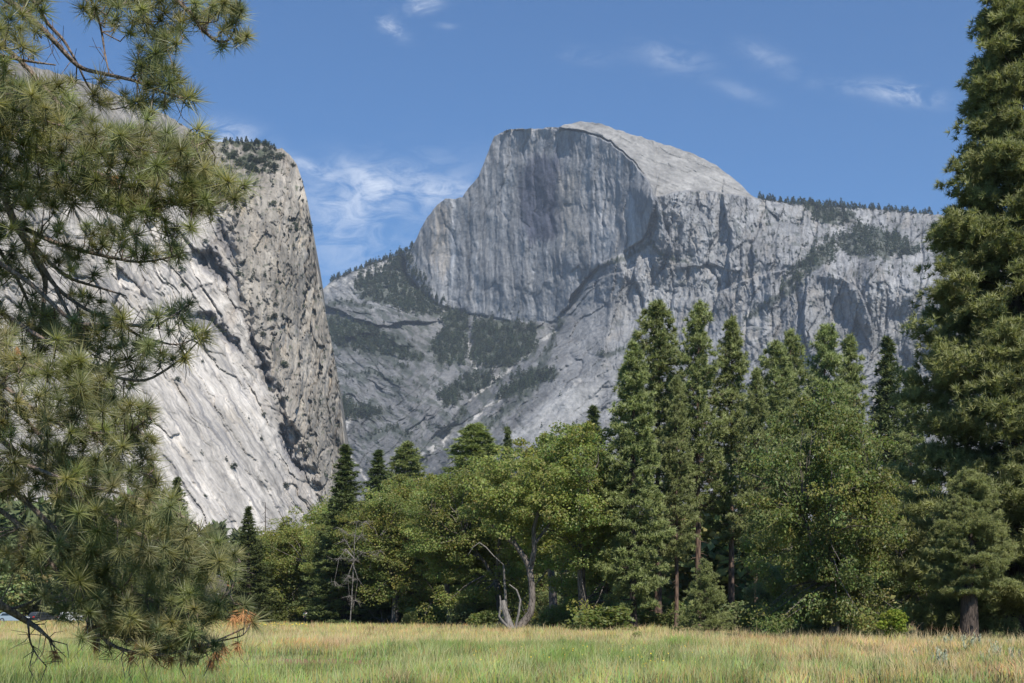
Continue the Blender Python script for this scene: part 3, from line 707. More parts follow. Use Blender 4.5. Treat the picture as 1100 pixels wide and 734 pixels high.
BUSHT = Kind('bushy_tree', broadleaf(25, 9, 8.0, .02, .12, 85, 260, .22, .2, .02, skirts=.2, cr=1.1), M_GREY, M_BARKD)
SHRUB_A = Kind('shrub', shrub(31, 1.8, 3.0), M_OAKD, M_BARKD, 'stem', 'foliage')
SHRUB_B = Kind('shrub', shrub(32, 2.4, 2.6), M_GREY, M_BARKD, 'stem', 'foliage')
LIME = Kind('sapling', shrub(33, 2.2, 1.9, 20, 110, .17, .42), M_LIME, M_BARKD, 'stem', 'foliage')

P_, O_, S_ = 'tall pines behind the meadow', 'oaks along the meadow edge', 'shrubs along the meadow edge'
#  kind, px, top py, distance, turn, widen, label
TREES = [
 (PINE_D, 680, 362, 114, 0.3, 1.00, 'dense dark green pine, leftmost of the tall pine group, foliage down to the grass'),
 (PINE_C, 706, 318, 126, 1.1, 1.10, 'broad-topped tall pine, the highest peak just left of centre in the pine group'),
 (PINE_A, 750, 320, 121, 2.0, 0.95, 'tall pointed pine with a reddish bare lower trunk behind the small bushy fir'),
 (PINE_B, 786, 336, 124, 2.9, 0.95, 'tall narrow pine right of the pointed one, crown reaching low'),
 (PINE_C, 832, 362, 138, 0.7, 1.00, 'shorter rough-topped pine between the narrow pine and the large dark oak'),
 (PINE_A, 850, 350, 152, 4.0, 0.90, 'slender pine rising right behind the rough-topped pine'),
 (PINE_C, 885, 345, 162, 5.0, 0.95, 'pine with an open ragged top standing behind the large dark oak'),
 (PINE_B, 913, 356, 168, 1.7, 0.95, 'pine with a drooping right side, behind the right half of the large dark oak'),
 (CEDAR, 954, 359, 190, 0.2, 1.35, 'smooth conical cedar alone against the grey rock left of the huge right pine'),
 (PINE_B, 812, 392, 118, 3.3, 0.85, 'lower pine with bare trunk filling the gap right of the narrow pine'),
 (PINE_B, 727, 400, 117, 2.2, 0.80, 'shaded slim pine with a blackish leaning trunk left of the small bushy fir'),
 (PINE_B, 979, 392, 160, 1.3, 0.95, 'pine mostly hidden between the lone conical cedar and the huge right pine'),
 (CEDAR, 372, 476, 178, 1.0, 1.9, 'dark narrow cone-shaped cedar rising alone before the foot of the pale cliff'),
 (CEDAR, 407, 482, 235, 2.0, 1.9, 'small distant conifer, first one right of the dark cone-shaped cedar'),
 (PINE_D, 438, 472, 260, 3.0, 1.9, 'hazy distant pine with a blunt top between two gaps in the oaks'),
 (PINE_D, 511, 452, 172, 4.4, 2.3, 'round-topped bushy pine rising above the oaks left of centre'),
 (CEDAR, 545, 457, 205, 5.1, 1.1, 'thin spindly conifer next to the round-topped bushy pine'),
 (CEDAR, 638, 434, 210, 0.9, 1.5, 'little conifer top peeping over the tall oak beside the dense pine'),
 (CEDAR, 267, 543, 190, 2.6, 1.8, 'dark conifer below the pale cliff foot, left of the sparse snag-like one'),
 (CEDAR, 190, 511, 230, 3.9, 1.7, 'pointed conifer just right of the near pine branches, below the pale cliff'),
 (PINE_D, 160, 492, 215, 0.4, 0.90, 'conifer half hidden behind the near pine branches, taller than its neighbour'),
 (CEDAR, 226, 566, 250, 0.8, 1.00, 'small conifer among dark woods below the cliff'),
 (FIR, 757, 598, 97, 0.0, 1.10, 'small bushy young fir with branches to the ground in front of tall pine trunks'),
 (OAK_C, 318, 543, 128, 0.5, 1.00, 'rounded oak at the left end of the oak row, below the cliff foot'),
 (OAK_B, 352, 560, 122, 2.5, 0.90, 'grey-green oak whose right side is dead and leafless'),
 (OAK_A, 424, 512, 121, 1.2, 1.05, 'broad bright oak right of the dead hanging branches'),
 (OAK_C, 395, 522, 134, 4.1, 1.00, 'oak behind and left of the broad bright oak'),
 (OAK_B, 484, 506, 119, 0.2, 0.85, 'oak with a thin straight light trunk left of the leaning tree'),
 (OAK_C, 463, 528, 137, 2.3, 0.90, 'oak filling in behind the thin straight trunk'),
 (OAK_A, 540, 490, 126, 3.4, 1.05, 'high domed oak behind the leaning forked trunk'),
 (OAK_B, 628, 452, 116, 1.0, 0.95, 'tallest oak, on a stout grey trunk left of the dense dark green pine'),
 (OAK_B, 595, 462, 128, 5.2, 0.95, 'tall oak with a dark twin trunk left of the stout grey one'),
 (OAK_C, 296, 556, 134, 3.1, 1.15, 'low rounded oak, leftmost of the row, beside the near pine tips'),
 (OAK_A, 372, 528, 142, 2.2, 1.15, 'yellowish oak crown rising behind the grey dead tree'),
 (OAK_B, 445, 508, 131, 5.0, 1.15, 'oak crown behind and right of the broad bright oak'),
 (OAK_A, 505, 499, 139, 1.9, 1.15, 'oak crown between the thin straight trunk and the high domed oak'),
 (OAK_C, 655, 520, 128, 2.8, 1.0, 'shaded oak in the gap between the tallest oak and the dense pine'),
 (BUSHT, 275, 618, 134, 1.0, 1.0, 'low bushy tree beside the near pine branch tips, in front of dark conifers'),
 (BUSHT, 335, 615, 128, 2.2, 1.1, 'low bushy tree under the left end of the oak row'),
 (BUSHT, 405, 620, 125, 0.3, 1.1, 'low bushy tree right of the grey dead tree'),
 (BUSHT, 450, 625, 136, 3.5, 1.0, 'low bushy tree in the shade left of the thin straight trunk'),
 (BUSHT, 512, 630, 134, 4.6, 1.0, 'low bushy tree left of the broken pale dead trunk'),
 (BUSHT, 588, 632, 140, 5.5, 1.0, 'low bushy tree behind the leaning forked trunk'),
 (BUSHT, 652, 622, 134, 0.9, 0.9, 'low bushy tree between the stout grey trunk and the dense pine'),
 (BUSHT, 705, 628, 128, 2.9, 0.9, 'low bushy tree behind the bare pine trunks'),
 (OAK_D, 897, 409, 75, 0.0, 0.88, 'very large dark oak with leaves to the ground before the pines'),
 (BUSHT, 898, 588, 77, 2.0, 1.2, 'grey-green drooping bushy tree at the foot of the very large dark oak'),
 (OAK_D, 988, 505, 96, 1.9, 0.95, 'shaded oak between the very large dark oak and the huge right pine'),
 (OAK_C, 848, 530, 104, 2.9, 0.80, 'mid-green oak at the left edge of the very large dark oak'),
 (BUSHT, 832, 600, 98, 0.7, 0.80, 'low grey-green bushy tree right of the small bushy fir'),
 (BUSHT, 1075, 585, 92, 4.0, 0.90, 'shaded bushy tree under the huge pine at the right edge'),
]
def edge_far(px): return float(np.interp(px, [150, 250, 330, 420, 484, 560, 630, 660], [1.7, 1.65, 1.58, 1.42, 1.33, 1.18, 1.0, 1.0]))   # the wood edge runs away to the left
for (K, px, top, Y, rz, wd, lab) in TREES:
    if K in (OAK_A, OAK_B, OAK_C, BUSHT) and Y < 150: Y *= edge_far(px)
    cat = {'pine_tree': 'pine', 'cedar_tree': 'conifer', 'fir_tree': 'fir', 'oak_tree': 'oak', 'bushy_tree': 'tree'}[K.name]
    K.px(px, top, Y, rz, lab, cat, P_ if K.name == 'pine_tree' else (O_ if K.name == 'oak_tree' else None), wd * (1.12 if K in (OAK_A, OAK_B, OAK_C) else 1.0))

# the leaning oak with a curved pale trunk
def leaning_oak():
    rg = np.random.default_rng(77); Y = 113; o = empty('oak_tree', at(558, 656, Y) * 1.0); o.location.z = 0
    tb = MB(); s = Y / F
    def q(px, py, dy=0): return ((px - 558) * s, dy, (675.5 - py) * s)
    tb.tube([q(556, 677), q(562, 666), q(570, 655, .1), q(572, 640, .2), q(571, 622, .2), q(568, 603, .3)], [.44, .34, .29, .27, .26, .25], 9)
    tb.tube([q(570, 610, .3), q(564, 596, .4), q(553, 580, .6), q(540, 572, .6), q(528, 560, .3)], [.27, .24, .2, .15, .08], 7)
    tb.tube([q(570, 606, .3), q(574, 588, -.2), q(573, 565, -.5), q(580, 540, -.6), q(584, 515, -.5)], [.25, .21, .17, .12, .05], 7)
    tb.tube([q(553, 580, .6), q(545, 556, 1.2), q(548, 530, 1.4)], [.16, .12, .05], 6)
    tb.tube([q(575, 580, -.2), q(590, 560, .4), q(600, 535, .6)], [.14, .1, .04], 6)
    link('trunk', tb.mesh('leaning_trunk', [M_BARKO], True), o)
    V_, F_, C_, N_ = [], [], [], 0
    for i in range(62):
        p = np.array(q(rg.uniform(505, 612), rg.uniform(490, 572), rg.uniform(-3, 3.2)))
        if ((p[0] * F / Y + 558 - 556) / 56) ** 2 + ((675.5 - p[2] * F / Y - 535) / 46) ** 2 > 1: continue
        m = 300; d = rnd_dirs(rg, m); pp = p + d * rg.uniform(.8, 1.4) * (.35 + .65 * rg.random((m, 1)) ** .5) * [1, 1, .62]
        bl = rg.uniform(.8, 1.2); t = bl * rg.uniform(.85, 1.15, (m, 3))
        v, f, c = leaf_cards(rg, pp, d, .25, t); V_.append(v); F_.append(f + N_); C_.append(c); N_ += len(v)
    link('crown', new_mesh('leaning_crown', np.concatenate(V_), np.concatenate(F_), [M_OAK], False, cols=np.concatenate(C_)), o)
    tag(o, 'oak on a pale trunk that leans and forks, left of the tallest oak', 'oak', O_)
leaning_oak()

# the two large pines at the right edge
HUGE = Kind('pine_tree', conifer(41, 42, 7.0, .045, .95, dens=2.0, gap=.04, tl=.40, tw=.055, nn=18, clump=4, cj=.19, lv=.3, r0=.62, droop=.22, up=.4, dead_base=.3), M_PINER, M_BARKD)
HUGE.px(1096, -150, 78, .4, 'huge pine cut off by the right edge of the picture, layered branches to the ground', 'pine')
RPINE = Kind('pine_tree', conifer(42, 21, 5.6, .30, .55, dens=1.7, gap=.05, tl=.38, tw=.055, nn=18, clump=4, cj=.19, lv=.4, r0=1.25, droop=.2), M_PINER, M_BARKD)
RPINE.px(1041, 500, 70, 2.4, 'thick-trunked shorter pine before the huge right pine, trunk bare at the bottom', 'pine')

# dead wood
def dead_tree(name, segs, Y, x0, label, cat, mat=M_DEAD, seed=1, twigs=0, part=None):
    rg = np.random.default_rng(seed); tb = MB(); s = Y / F
    for pts, r0, r1 in segs:
        P = np.array([((px - x0) * s, dy, max((656 + CAMZ / s - py) * s, -.05)) for px, py, dy in pts])
        tb.tube(P, np.linspace(r0, r1, len(P)), 7)
        for k in range(int(twigs * len(P))):
            i = rg.integers(1, len(P)); d = rnd_dirs(rg, 1)[0]; d[2] = -abs(d[2]) * rg.uniform(.2, 1.4); L = rg.uniform(.5, 1.7)
            e = P[i] + d * L; m = (P[i] + e) / 2 + rg.normal(0, .12, 3)
            tb.tube([P[i], m, e], [.025, .018, .008], 4)
            for _ in range(2):
                g = m + rnd_dirs(rg, 1)[0] * L * .5; tb.tube([m, g], [.02, .007], 3)
    o = link(name, tb.mesh(name, [mat], True)); o.location = ((x0 - CX) / F * Y, Y, 0)
    return tag(o, label, cat)
dead_tree('dead_tree', [([(376, 676, 0), (378, 640, .1), (380, 600, .2), (381, 575, .1), (384, 560, 0)], .08, .02), ([(380, 600, 0), (372, 590, -.3), (365, 600, -.6), (360, 625, -.7)], .09, .02),
          ([(381, 590, 0), (390, 594, -.2), (402, 596, -.4), (408, 592, -.5)], .045, .012), ([(380, 585, 0), (388, 575, -.2), (393, 560, -.2)], .04, .012), ([(379, 605, 0), (374, 620, -.5), (376, 640, -.6)], .04, .012),
          ([(380, 608, -.1), (385, 622, -.6), (382, 645, -.7)], .04, .01), ([(380, 595, 0), (370, 580, .2), (366, 568, .2)], .04, .012)], 168, 376,
          'grey dead tree of bare hanging branches among the green oaks', 'dead tree', seed=5, twigs=5)
dead_tree('dead_tree', [([(550, 680, 0), (546, 668, 0), (542, 655, .1), (540, 645, .1)], .36, .2), ([(551, 679, -.3), (541, 669, -.5), (536, 662, -.5), (538, 650, -.5), (537, 640, -.4)], .13, .05),
          ([(553, 678, .2), (557, 660, .2), (559, 645, 0), (555, 634, 0), (547, 628, 0)], .11, .05)], 111.5, 550,
          'broken pale dead trunk with curved bare limbs beside the leaning oak', 'dead trunk', seed=6, twigs=.3)
dead_tree('bare_branch', [([(515, 583, 0), (522, 588, -.2), (530, 597, -.2), (541, 607, -.3)], .06, .05), ([(515, 583, 0), (508, 588, 0), (503, 596, 0)], .05, .02), ([(541, 607, -.3), (543, 640, 0), (545, 682, .4)], .1, .16)], 141, 545,
          'bare pale crooked branch reaching left above the broken dead trunk', 'branch', seed=7)
dead_tree('dead_snag', [([(285, 676, 0), (285, 600, 0), (285, 540, 0)], .22, .05)] + [([(285, 545 + i * 5, 0), (285 + (-1) ** i * (4 + i * .9), 548 + i * 5, (-1) ** (i // 2))], .05, .02) for i in range(11)], 246, 285,
          'sparse dark snag with short bare arms below the pale cliff foot', 'snag', M_BARKD, 8, .4)
dead_tree('stump', [([(413, 672, 0), (410, 664, .1), (409, 655, .1)], .16, .06), ([(411, 668, 0), (402, 663, -.3), (396, 655, -.3)], .07, .02), ([(411, 667, 0), (421, 662, -.3)], .06, .02)], 176, 411,
          'tangle of grey dead sticks at the foot of the broad bright oak', 'dead wood', seed=10, twigs=4)
dead_tree('log', [([(577, 678.5, 0), (587, 679, .2)], .2, .17)], 116, 582, 'small grey log lying in the grass edge below the dark twin trunk', 'log', M_DEAD, 11)

# individual undergrowth
SH = [(SHRUB_A, 300, 655, 128), (SHRUB_B, 345, 652, 131), (SHRUB_A, 372, 655, 126), (SHRUB_B, 398, 645, 128), (SHRUB_A, 440, 656, 122), (SHRUB_A, 462, 648, 124), (SHRUB_B, 500, 645, 128),
      (SHRUB_A, 520, 655, 120), (SHRUB_B, 590, 648, 138), (SHRUB_A, 598, 652, 119), (SHRUB_B, 612, 640, 127), (SHRUB_A, 645, 650, 118), (SHRUB_B, 662, 640, 125), (SHRUB_A, 700, 655, 124), (SHRUB_A, 730, 645, 128),
      (SHRUB_B, 790, 645, 118), (SHRUB_B, 806, 655, 108), (SHRUB_A, 848, 640, 100), (SHRUB_B, 870, 640, 92), (SHRUB_A, 928, 660, 84), (SHRUB_B, 1000, 655, 86), (SHRUB_A, 1015, 668, 77), (SHRUB_B, 1085, 662, 74), (SHRUB_A, 262, 640, 140), (SHRUB_B, 235, 640, 146), (SHRUB_A, 205, 645, 150)]
NEAR = ['below the rounded oak at the left end of the row', 'under the grey-green half dead oak', 'beneath the grey hanging dead branches', 'left of the broad bright oak trunk', 'under the broad bright oak',
        'just left of the thin straight light trunk', 'just right of the thin straight light trunk', 'left of the broken pale dead trunk', 'right behind the leaning forked trunk', 'right of the leaning trunk, below the dark twin trunk',
        'between the dark twin trunk and the stout grey trunk', 'just right of the stout grey trunk', 'left of the dense dark green pine', 'between the front pine trunks', 'left of the small bushy fir',
        'just right of the small bushy fir', 'before the low grey-green bushy tree', 'at the left foot of the very large dark oak', 'in the shade of the very large dark oak', 'left of the bright yellow-green sapling',
        'right of the bright yellow-green sapling', 'left of the thick bare pine trunk', 'at the right edge under the huge pine', 'right beside the near pine branch tips', 'seen past the near pine branches', 'half behind the near pine branches']
for i, ((K, px, top, Y), nr) in enumerate(zip(SH, NEAR)):
    if px < 760: Y = (Y - (3, 11, 7, 1, 9)[i % 5]) * min(edge_far(px), 1.6)
    K.px(px, top, Y, i * 1.7, ('leafy green shrub ' if K is SHRUB_A else 'grey-green shrub ') + nr, 'shrub', S_, (1.15, 1.6, .9, 1.35, .75, 1.9)[i % 6])
LIME.px(960, 654, 65, .5, 'small bright yellow-green sapling in the shade left of the thick pine trunk', 'sapling')

# ------------------------------------------------------------------ woods further back (one mass) and trees on the mountains
def decimate_template(gen, keep, seed):
    tb, (V, f, C) = gen
    rg = np.random.default_rng(seed); k = rg.random(len(f)) < keep
    return V, f[k], C
def low_conifer(seed, n=60, H=1.0):
    rg = np.random.default_rng(seed)
    z = 1 - rg.random(n) ** .6 * .95; r = (1 - z) * .22 * rg.uniform(.5, 1.1, n); a = rg.uniform(0, 6.28, n)
    c = np.column_stack([np.cos(a) * r, np.sin(a) * r, z]); d = norm(np.column_stack([np.cos(a), np.sin(a), np.full(n, .3)]))
    V, f, C = tufts(rg, c, d, 5, .13, .07, .9)
    t = np.array([[.02, 0, 0], [-.02, .01, 0], [0, 0, 1.02]]); f2 = np.array([[0, 1, 2]]) + len(V)
    return np.concatenate([V, t]), np.concatenate([f, f2]), np.concatenate([C, np.full((3, 3), .7)])
def scatter(name, tmpl, pos, hs, mat, seed, wid=1.0):
    rg = np.random.default_rng(seed); Vs, Fs, Cs, off = [], [], [], 0
    for p, h in zip(pos, hs):
        V, f, C = tmpl[rg.integers(len(tmpl))]; a = rg.uniform(0, 6.28); ca, sa = math.cos(a), math.sin(a)
        W = np.column_stack([(V[:, 0] * ca - V[:, 1] * sa) * wid, (V[:, 0] * sa + V[:, 1] * ca) * wid, V[:, 2]]) * h + p
        Vs.append(W); Fs.append(f + off); off += len(V); Cs.append(C * rg.uniform(.6, 1.5) * np.array([rg.uniform(.9, 1.2), 1, rg.uniform(.85, 1.1)]))
    return new_mesh(name, np.concatenate(Vs), np.concatenate(Fs), [mat], False, cols=np.concatenate(Cs))
rg = np.random.default_rng(5)
T_con = [low_conifer(s, 420) for s in (1, 2, 3)]
def low_round(seed):
    tb, (V, f, C) = broadleaf(seed, 1.0, .8, .02, .1, 26, 60, .07, .02, 0, cr=.17, sub=1)
    return V, f, C
T_rnd = [low_round(s) for s in (4, 5, 6)]
pos, hs = [], []
for i in range(190):
    px = rg.uniform(-60, 1160); Y = rg.uniform(150 if px > 640 else 232, 340); x = (px - CX) / F * Y
    pos.append((x, Y, -.3)); hs.append(min(rg.uniform(6, 12), 16) * (1 + (.35 if px > 640 else 0)) * (1.0 if Y < 200 else 1.2))
wood = link('distant_woods', scatter('distant_woods', T_rnd, pos, hs, M_GREY, 51, 1.25)); wood['kind'] = 'stuff'
pos, hs = [], []
for i in range(170):
    Y = rg.uniform(245, 520); px = rg.uniform(-60, 345) if i < 95 else rg.uniform(345, 1160); x = (px - CX) / F * Y
    lim = np.interp(px, [-60, 150, 200, 250, 340, 420, 640, 1160], [520, 522, 542, 563, 580, 585, 560, 520]); top = (656 - lim) * Y / F
    pos.append((x, Y, -.3)); hs.append(min(top * rg.uniform(.72, 1.03), 42))
wood2 = link('distant_conifer_woods', scatter('distant_conifer_woods', T_con, pos, hs, M_CEDAR, 52, 1.0)); wood2['kind'] = 'stuff'

def on_relief(G, px, py):
    PX, PY, D = G; j = int(np.argmin(np.abs(PX[0] - px))); i = int(np.argmin(np.abs(PY[:, j] - py)))
    d = D[i, j]; return ((PX[i, j] - CX) / F * d, d, CAMZ + (HOR - PY[i, j]) / F * d)
T_far = [low_conifer(s, 34) for s in (7, 8, 9)]
pos, hs = [], []
tries = 0
def in_poly(p, x, y): return poly_sd(np.array([x], float), np.array([y], float), p)[0] > 0
area = [max(1, (max(q[0] for q in p) - min(q[0] for q in p)) * (max(q[1] for q in p) - min(q[1] for q in p))) for p in WOODS]
for p, a in zip(WOODS, area):
    n_ = int(a * (.085 if p[0][0] > 800 else .17))
    for _ in range(n_):
        x = rg.uniform(min(q[0] for q in p), max(q[0] for q in p)); y = rg.uniform(min(q[1] for q in p), max(q[1] for q in p))
        if in_poly(p, x + rg.normal(0, 3), y + rg.normal(0, 2)): P = on_relief(MG, x, y); pos.append((P[0], P[1], P[2] - 2)); hs.append(rg.uniform(12, 31))
for pts, wdd in LEDGES:
    for k in range(int(8 + 5 * wdd)):
        j = rg.integers(len(pts) - 1); u = rg.random(); x = pts[j][0] * (1 - u) + pts[j + 1][0] * u + rg.normal(0, wdd * .5); y = pts[j][1] * (1 - u) + pts[j + 1][1] * u + rg.normal(0, wdd * .5)
        P = on_relief(MG, x, y); pos.append((P[0], P[1], P[2] - 2)); hs.append(rg.uniform(9, 20))
for _ in range(420):       # scattered single trees on the ledges of the right wall and the ramps below
    x, y = (rg.uniform(800, 1010), rg.uniform(225, 300)) if rg.random() < .55 else (rg.uniform(350, 620), rg.uniform(330, 500))
    P = on_relief(MG, x, y); pos.append((P[0], P[1], P[2] - 2)); hs.append(rg.uniform(8, 17))
mw = link('mountain_woods', scatter('mountain_woods', T_far, pos, hs, M_FARPINE, 53, 1.25)); mw['kind'] = 'stuff'
pos, hs = [], []
for _ in range(520):
    x = rg.uniform(150, 366); y = rg.uniform(160, 545)
    if not (in_poly(PROW, x, y) or (rg.random() < .22)): continue
    if fbm(np.array([x / 20]), np.array([y / 20]), 3, 77)[0] < -.05: continue
    P = on_relief(CG, x, y)
    if P[2] < 60: continue
    pos.append((P[0], P[1] - .5, P[2] - 1)); hs.append(rg.uniform(4, 9))
for _ in range(90):
    x = rg.uniform(236, 300); y = interp_sky(SKY_A, x) + rg.uniform(0, 34); P = on_relief(CG, x, y); pos.append((P[0], P[1], P[2] - 1)); hs.append(rg.uniform(5, 12))
cb = link('cliff_bushes', scatter('cliff_bushes', T_rnd[:1] + T_far, pos, hs, M_FARPINE, 54, 1.5)); cb['kind'] = 'stuff'

# pines standing one by one along the skyline
RK = [new_mesh('ridge_pine', *low_conifer(s, 70)[:2], [M_FARPINE], False, cols=low_conifer(s, 70)[2]) for s in (61, 62, 63)]
def ridge(n_, x0, x1, G, sky, h0, h1, label, group, seed):
    rg = np.random.default_rng(seed)
    for i in range(n_):
        x = x0 + (x1 - x0) * (i + rg.uniform(0, .9)) / n_
        P = on_relief(G, x, interp_sky(sky, x) + rg.uniform(0, 1.5)); h = rg.uniform(h0, h1)
        o = link('ridge_pine', RK[i % 3]); o.location = (P[0], P[1], P[2] - 1.5); o.scale = (h * 1.5, h * 1.5, h); o.rotation_euler = (0, 0, rg.uniform(0, 6))
        tag(o, label, 'pine', group)
ridge(58, 816, 1002, MG, SKY_B, 13, 26, 'tiny dark pine in the line along the skyline right of the bare dome', 'pines along the ridge right of the dome', 3)
ridge(30, 354, 446, MG, SKY_B, 14, 24, 'tiny pine in the line climbing the skyline up to the left side of the dome', 'pines along the ridge left of the dome', 4)
ridge(12, 238, 296, CG, SKY_A, 6, 11, 'tiny tree in the row on the flat top of the left cliff', 'trees on top of the left cliff', 5)
# ------------------------------------------------------------------ the meadow
def zone_nodes(n, v):
    """where the meadow grows green, golden, pale or lies bare: (x, y) in metres"""
    sp = n('ShaderNodeSeparateXYZ', i0=v)
    a = n.noise(n.mapping(v, (.12, .05, 1)), 1.0, 4, .6); b = n.noise(n.mapping(v, (.5, .25, 1)), 1.0, 3, .6)
    return sp, a.outputs[0], b.outputs[0]
def meadow_colour(n, v):
    sp, a, b = zone_nodes(n, v)
    far = n.math('ADD', sp.outputs[1], n.math('MULTIPLY', n.math('SUBTRACT', a, .5), 46))
    gold = n.ramp(far, 56, 70)
    right = n.ramp(n.math('ADD', sp.outputs[0], n.math('MULTIPLY', n.math('SUBTRACT', b, .5), 10)), 3, 13)
    near = n.mix(n.ramp(a, .38, .62), rgb(.095, .145, .038), rgb(.185, .215, .090)); near = n.mix(n.math('MULTIPLY', n.ramp(b, .52, .72), .5), near, rgb(.27, .22, .11))
    near = n.mix(n.math('MULTIPLY', right, n.ramp(b, .35, .6)), near, rgb(.30, .235, .115))
    farc = n.mix(n.ramp(b, .35, .65), rgb(.285, .235, .115), rgb(.195, .215, .085))
    farc = n.mix(n.math('MULTIPLY', n.ramp(a, .55, .72), .75), farc, rgb(.255, .155, .080))
    return n.mix(gold, near, farc), sp, a, b
m, nt = material('meadow_soil'); n = N(nt)
geo = n('ShaderNodeNewGeometry')
c, sp, a, b = meadow_colour(n, geo.outputs['Position'])
earth = n.math('MULTIPLY', n.ramp(n.math('ABSOLUTE', n.math('SUBTRACT', sp.outputs[1], n.math('MULTIPLY_ADD', b, 5, 44.5))), 4.0, 1.5),
               n.math('MULTIPLY', n.ramp(sp.outputs[0], -9.5, -7.5), n.ramp(sp.outputs[0], -3.2, -5.0)))
c = n.mix(1.0, c, rgb(.62, .62, .62), 'MULTIPLY')
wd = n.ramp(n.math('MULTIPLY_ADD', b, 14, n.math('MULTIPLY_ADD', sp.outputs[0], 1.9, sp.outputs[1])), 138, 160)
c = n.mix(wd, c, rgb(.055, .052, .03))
c = n.mix(earth, c, rgb(.21, .13, .08))
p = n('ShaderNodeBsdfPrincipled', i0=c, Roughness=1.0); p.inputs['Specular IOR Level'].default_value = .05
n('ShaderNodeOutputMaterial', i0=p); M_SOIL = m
def grass_mat(name, trans):
    m, nt = material(name); n = N(nt)
    geo = n('ShaderNodeNewGeometry'); at_ = n('ShaderNodeAttribute', attribute_name='tint')
    c, sp, a, b = meadow_colour(n, geo.outputs['Position'])
    c = n.mix(1.0, c, at_.outputs[0], 'MULTIPLY')
    nm = n('ShaderNodeVectorMath', i0=geo.outputs['Normal'], i1=(0, 0, 1.1), operation='ADD'); nm = n('ShaderNodeVectorMath', i0=nm.outputs[0], operation='NORMALIZE')
    c = n.mix(1.0, c, rgb(1.28, 1.24, 1.2), 'MULTIPLY')
    p = n('ShaderNodeBsdfPrincipled', i0=c, Roughness=.6, Normal=nm.outputs[0]); p.inputs['Specular IOR Level'].default_value = .2
    t = n('ShaderNodeBsdfTranslucent', i0=c, Normal=nm.outputs[0])
    n('ShaderNodeOutputMaterial', i0=n('ShaderNodeMixShader', i0=trans, i1=p, i2=t)); return m
M_GRASS = grass_mat('meadow_grass', .2)

def ground_z(x, y):
    d = np.hypot(x, y)
    return (fbm(x / 23, y / 23, 3, 301) * .10 + fbm(x / 5, y / 5, 2, 303) * .03) * sst(240, 120, d)
gy = np.concatenate([np.arange(-40, 20, 10), np.arange(20, 150, 1.2), np.geomspace(150, 7000, 40)])
gx = np.concatenate([-np.geomspace(6000, 62, 28), np.arange(-60, 60.1, 1.2), np.geomspace(62, 6000, 28)])
GX, GY = np.meshgrid(gx, gy)
V = np.stack([GX, GY, ground_z(GX, GY)], -1).reshape(-1, 3); k = len(gx)
i = np.arange(len(gy) - 1)[:, None] * k + np.arange(k - 1)[None]
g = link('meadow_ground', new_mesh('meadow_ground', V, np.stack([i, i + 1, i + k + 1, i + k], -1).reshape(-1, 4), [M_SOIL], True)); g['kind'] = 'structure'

def blades(rg, x, y, h, w, lean, tint, seed_heads=False):
    n_ = len(x); a = rg.uniform(0, 2 * np.pi, n_); b = rg.uniform(0, 2 * np.pi, n_) * .35 + .4
    s = np.stack([np.cos(a), np.sin(a), np.zeros(n_)], 1) * w[:, None]
    l = np.stack([np.cos(b), np.sin(b) * .6, np.zeros(n_)], 1) * (lean * h)[:, None]
    o = np.stack([x, y, ground_z(x, y) - .02], 1); up = np.array([0, 0, 1.])
    m1 = o + l * .3 + up * (h * .55)[:, None]; t = o + l + up * (h * (1 - .3 * lean))[:, None]
    V = np.stack([o - s * .5, o + s * .5, m1 + s * .42, m1 - s * .42, t], 1).reshape(-1, 3)
    i = np.arange(n_)[:, None] * 5
    return V, (i + [0, 1, 2, 3]), (i + [3, 2, 4]), np.repeat(tint, 5, 0)
def sow(seed, n_, y0, y1, h0, h1, w0, w1, tintf, lean=.5, xr=None, powr=1.6):
    rg = np.random.default_rng(seed)
    y = y0 + (y1 - y0) * rg.random(n_) ** powr; hw = y * .375 + 2
    x = rg.uniform(-1, 1, n_) * hw
    cl = fbm(x / 1.6, y / 2.2, 3, seed + 5)
    keep = rg.random(n_) < .62 + .55 * cl
    bare = (np.abs(y - 46.5 - 1.5 * np.sin(x)) < 4.5) & (x > -8.8 - .8 * np.sin(y * 2)) & (x < -4.0 + .8 * np.sin(y * 3))
    keep &= (y < 150 - 2.6 * x) | (y < 118)
    keep &= ~(bare & (rg.random(n_) < .82))
    x, y, cl = x[keep], y[keep], cl[keep]; k = len(x)
    h = rg.uniform(h0, h1, k) * (1 + .55 * cl + .35 * fbm(x / 7, y / 9, 2, 311)) * np.where((np.abs(y - 42.5) < 8.5) & (np.abs(x + 6.4) < 3.4), .3, 1); w_ = rg.uniform(w0, w1, k) * (y / 45) ** .55
    return blades(rg, x, y, h, w_, rg.uniform(.1, lean * 1.4, k), tintf(rg, k, x, y))
def tint1(rg, k, x, y): return np.clip(1 + .55 * fbm(x / 1.3, y / 2.6, 3, 331) + .3 * fbm(x / 6, y / 7, 2, 333), .45, 1.6)[:, None] * [1.02, 1, .94] * np.column_stack([rg.uniform(.7, 1.35, k), rg.uniform(.75, 1.3, k), rg.uniform(.6, 1.3, k)])
def tint2(rg, k, x, y): return np.tile([[1.5, 1.35, 1.7]], (k, 1)) * rg.uniform(.75, 1.25, (k, 1))
parts = [sow(401, 290000, 27, 62, .28, .62, .016, .032, tint1, powr=1.0), sow(402, 230000, 55, 128, .25, .5, .014, .024, tint1, powr=1.0),
         sow(406, 90000, 124, 235, .22, .42, .016, .028, tint1, powr=1.0), sow(405, 26000, 108, 134, .35, .65, .018, .03, tint1, powr=.8), sow(403, 36000, 27, 70, .55, .85, .008, .013, tint2, powr=1.0), sow(404, 24000, 60, 125, .45, .75, .009, .014, tint2, powr=1.0)]
off = 0; Vs, Q, T, Cs = [], [], [], []
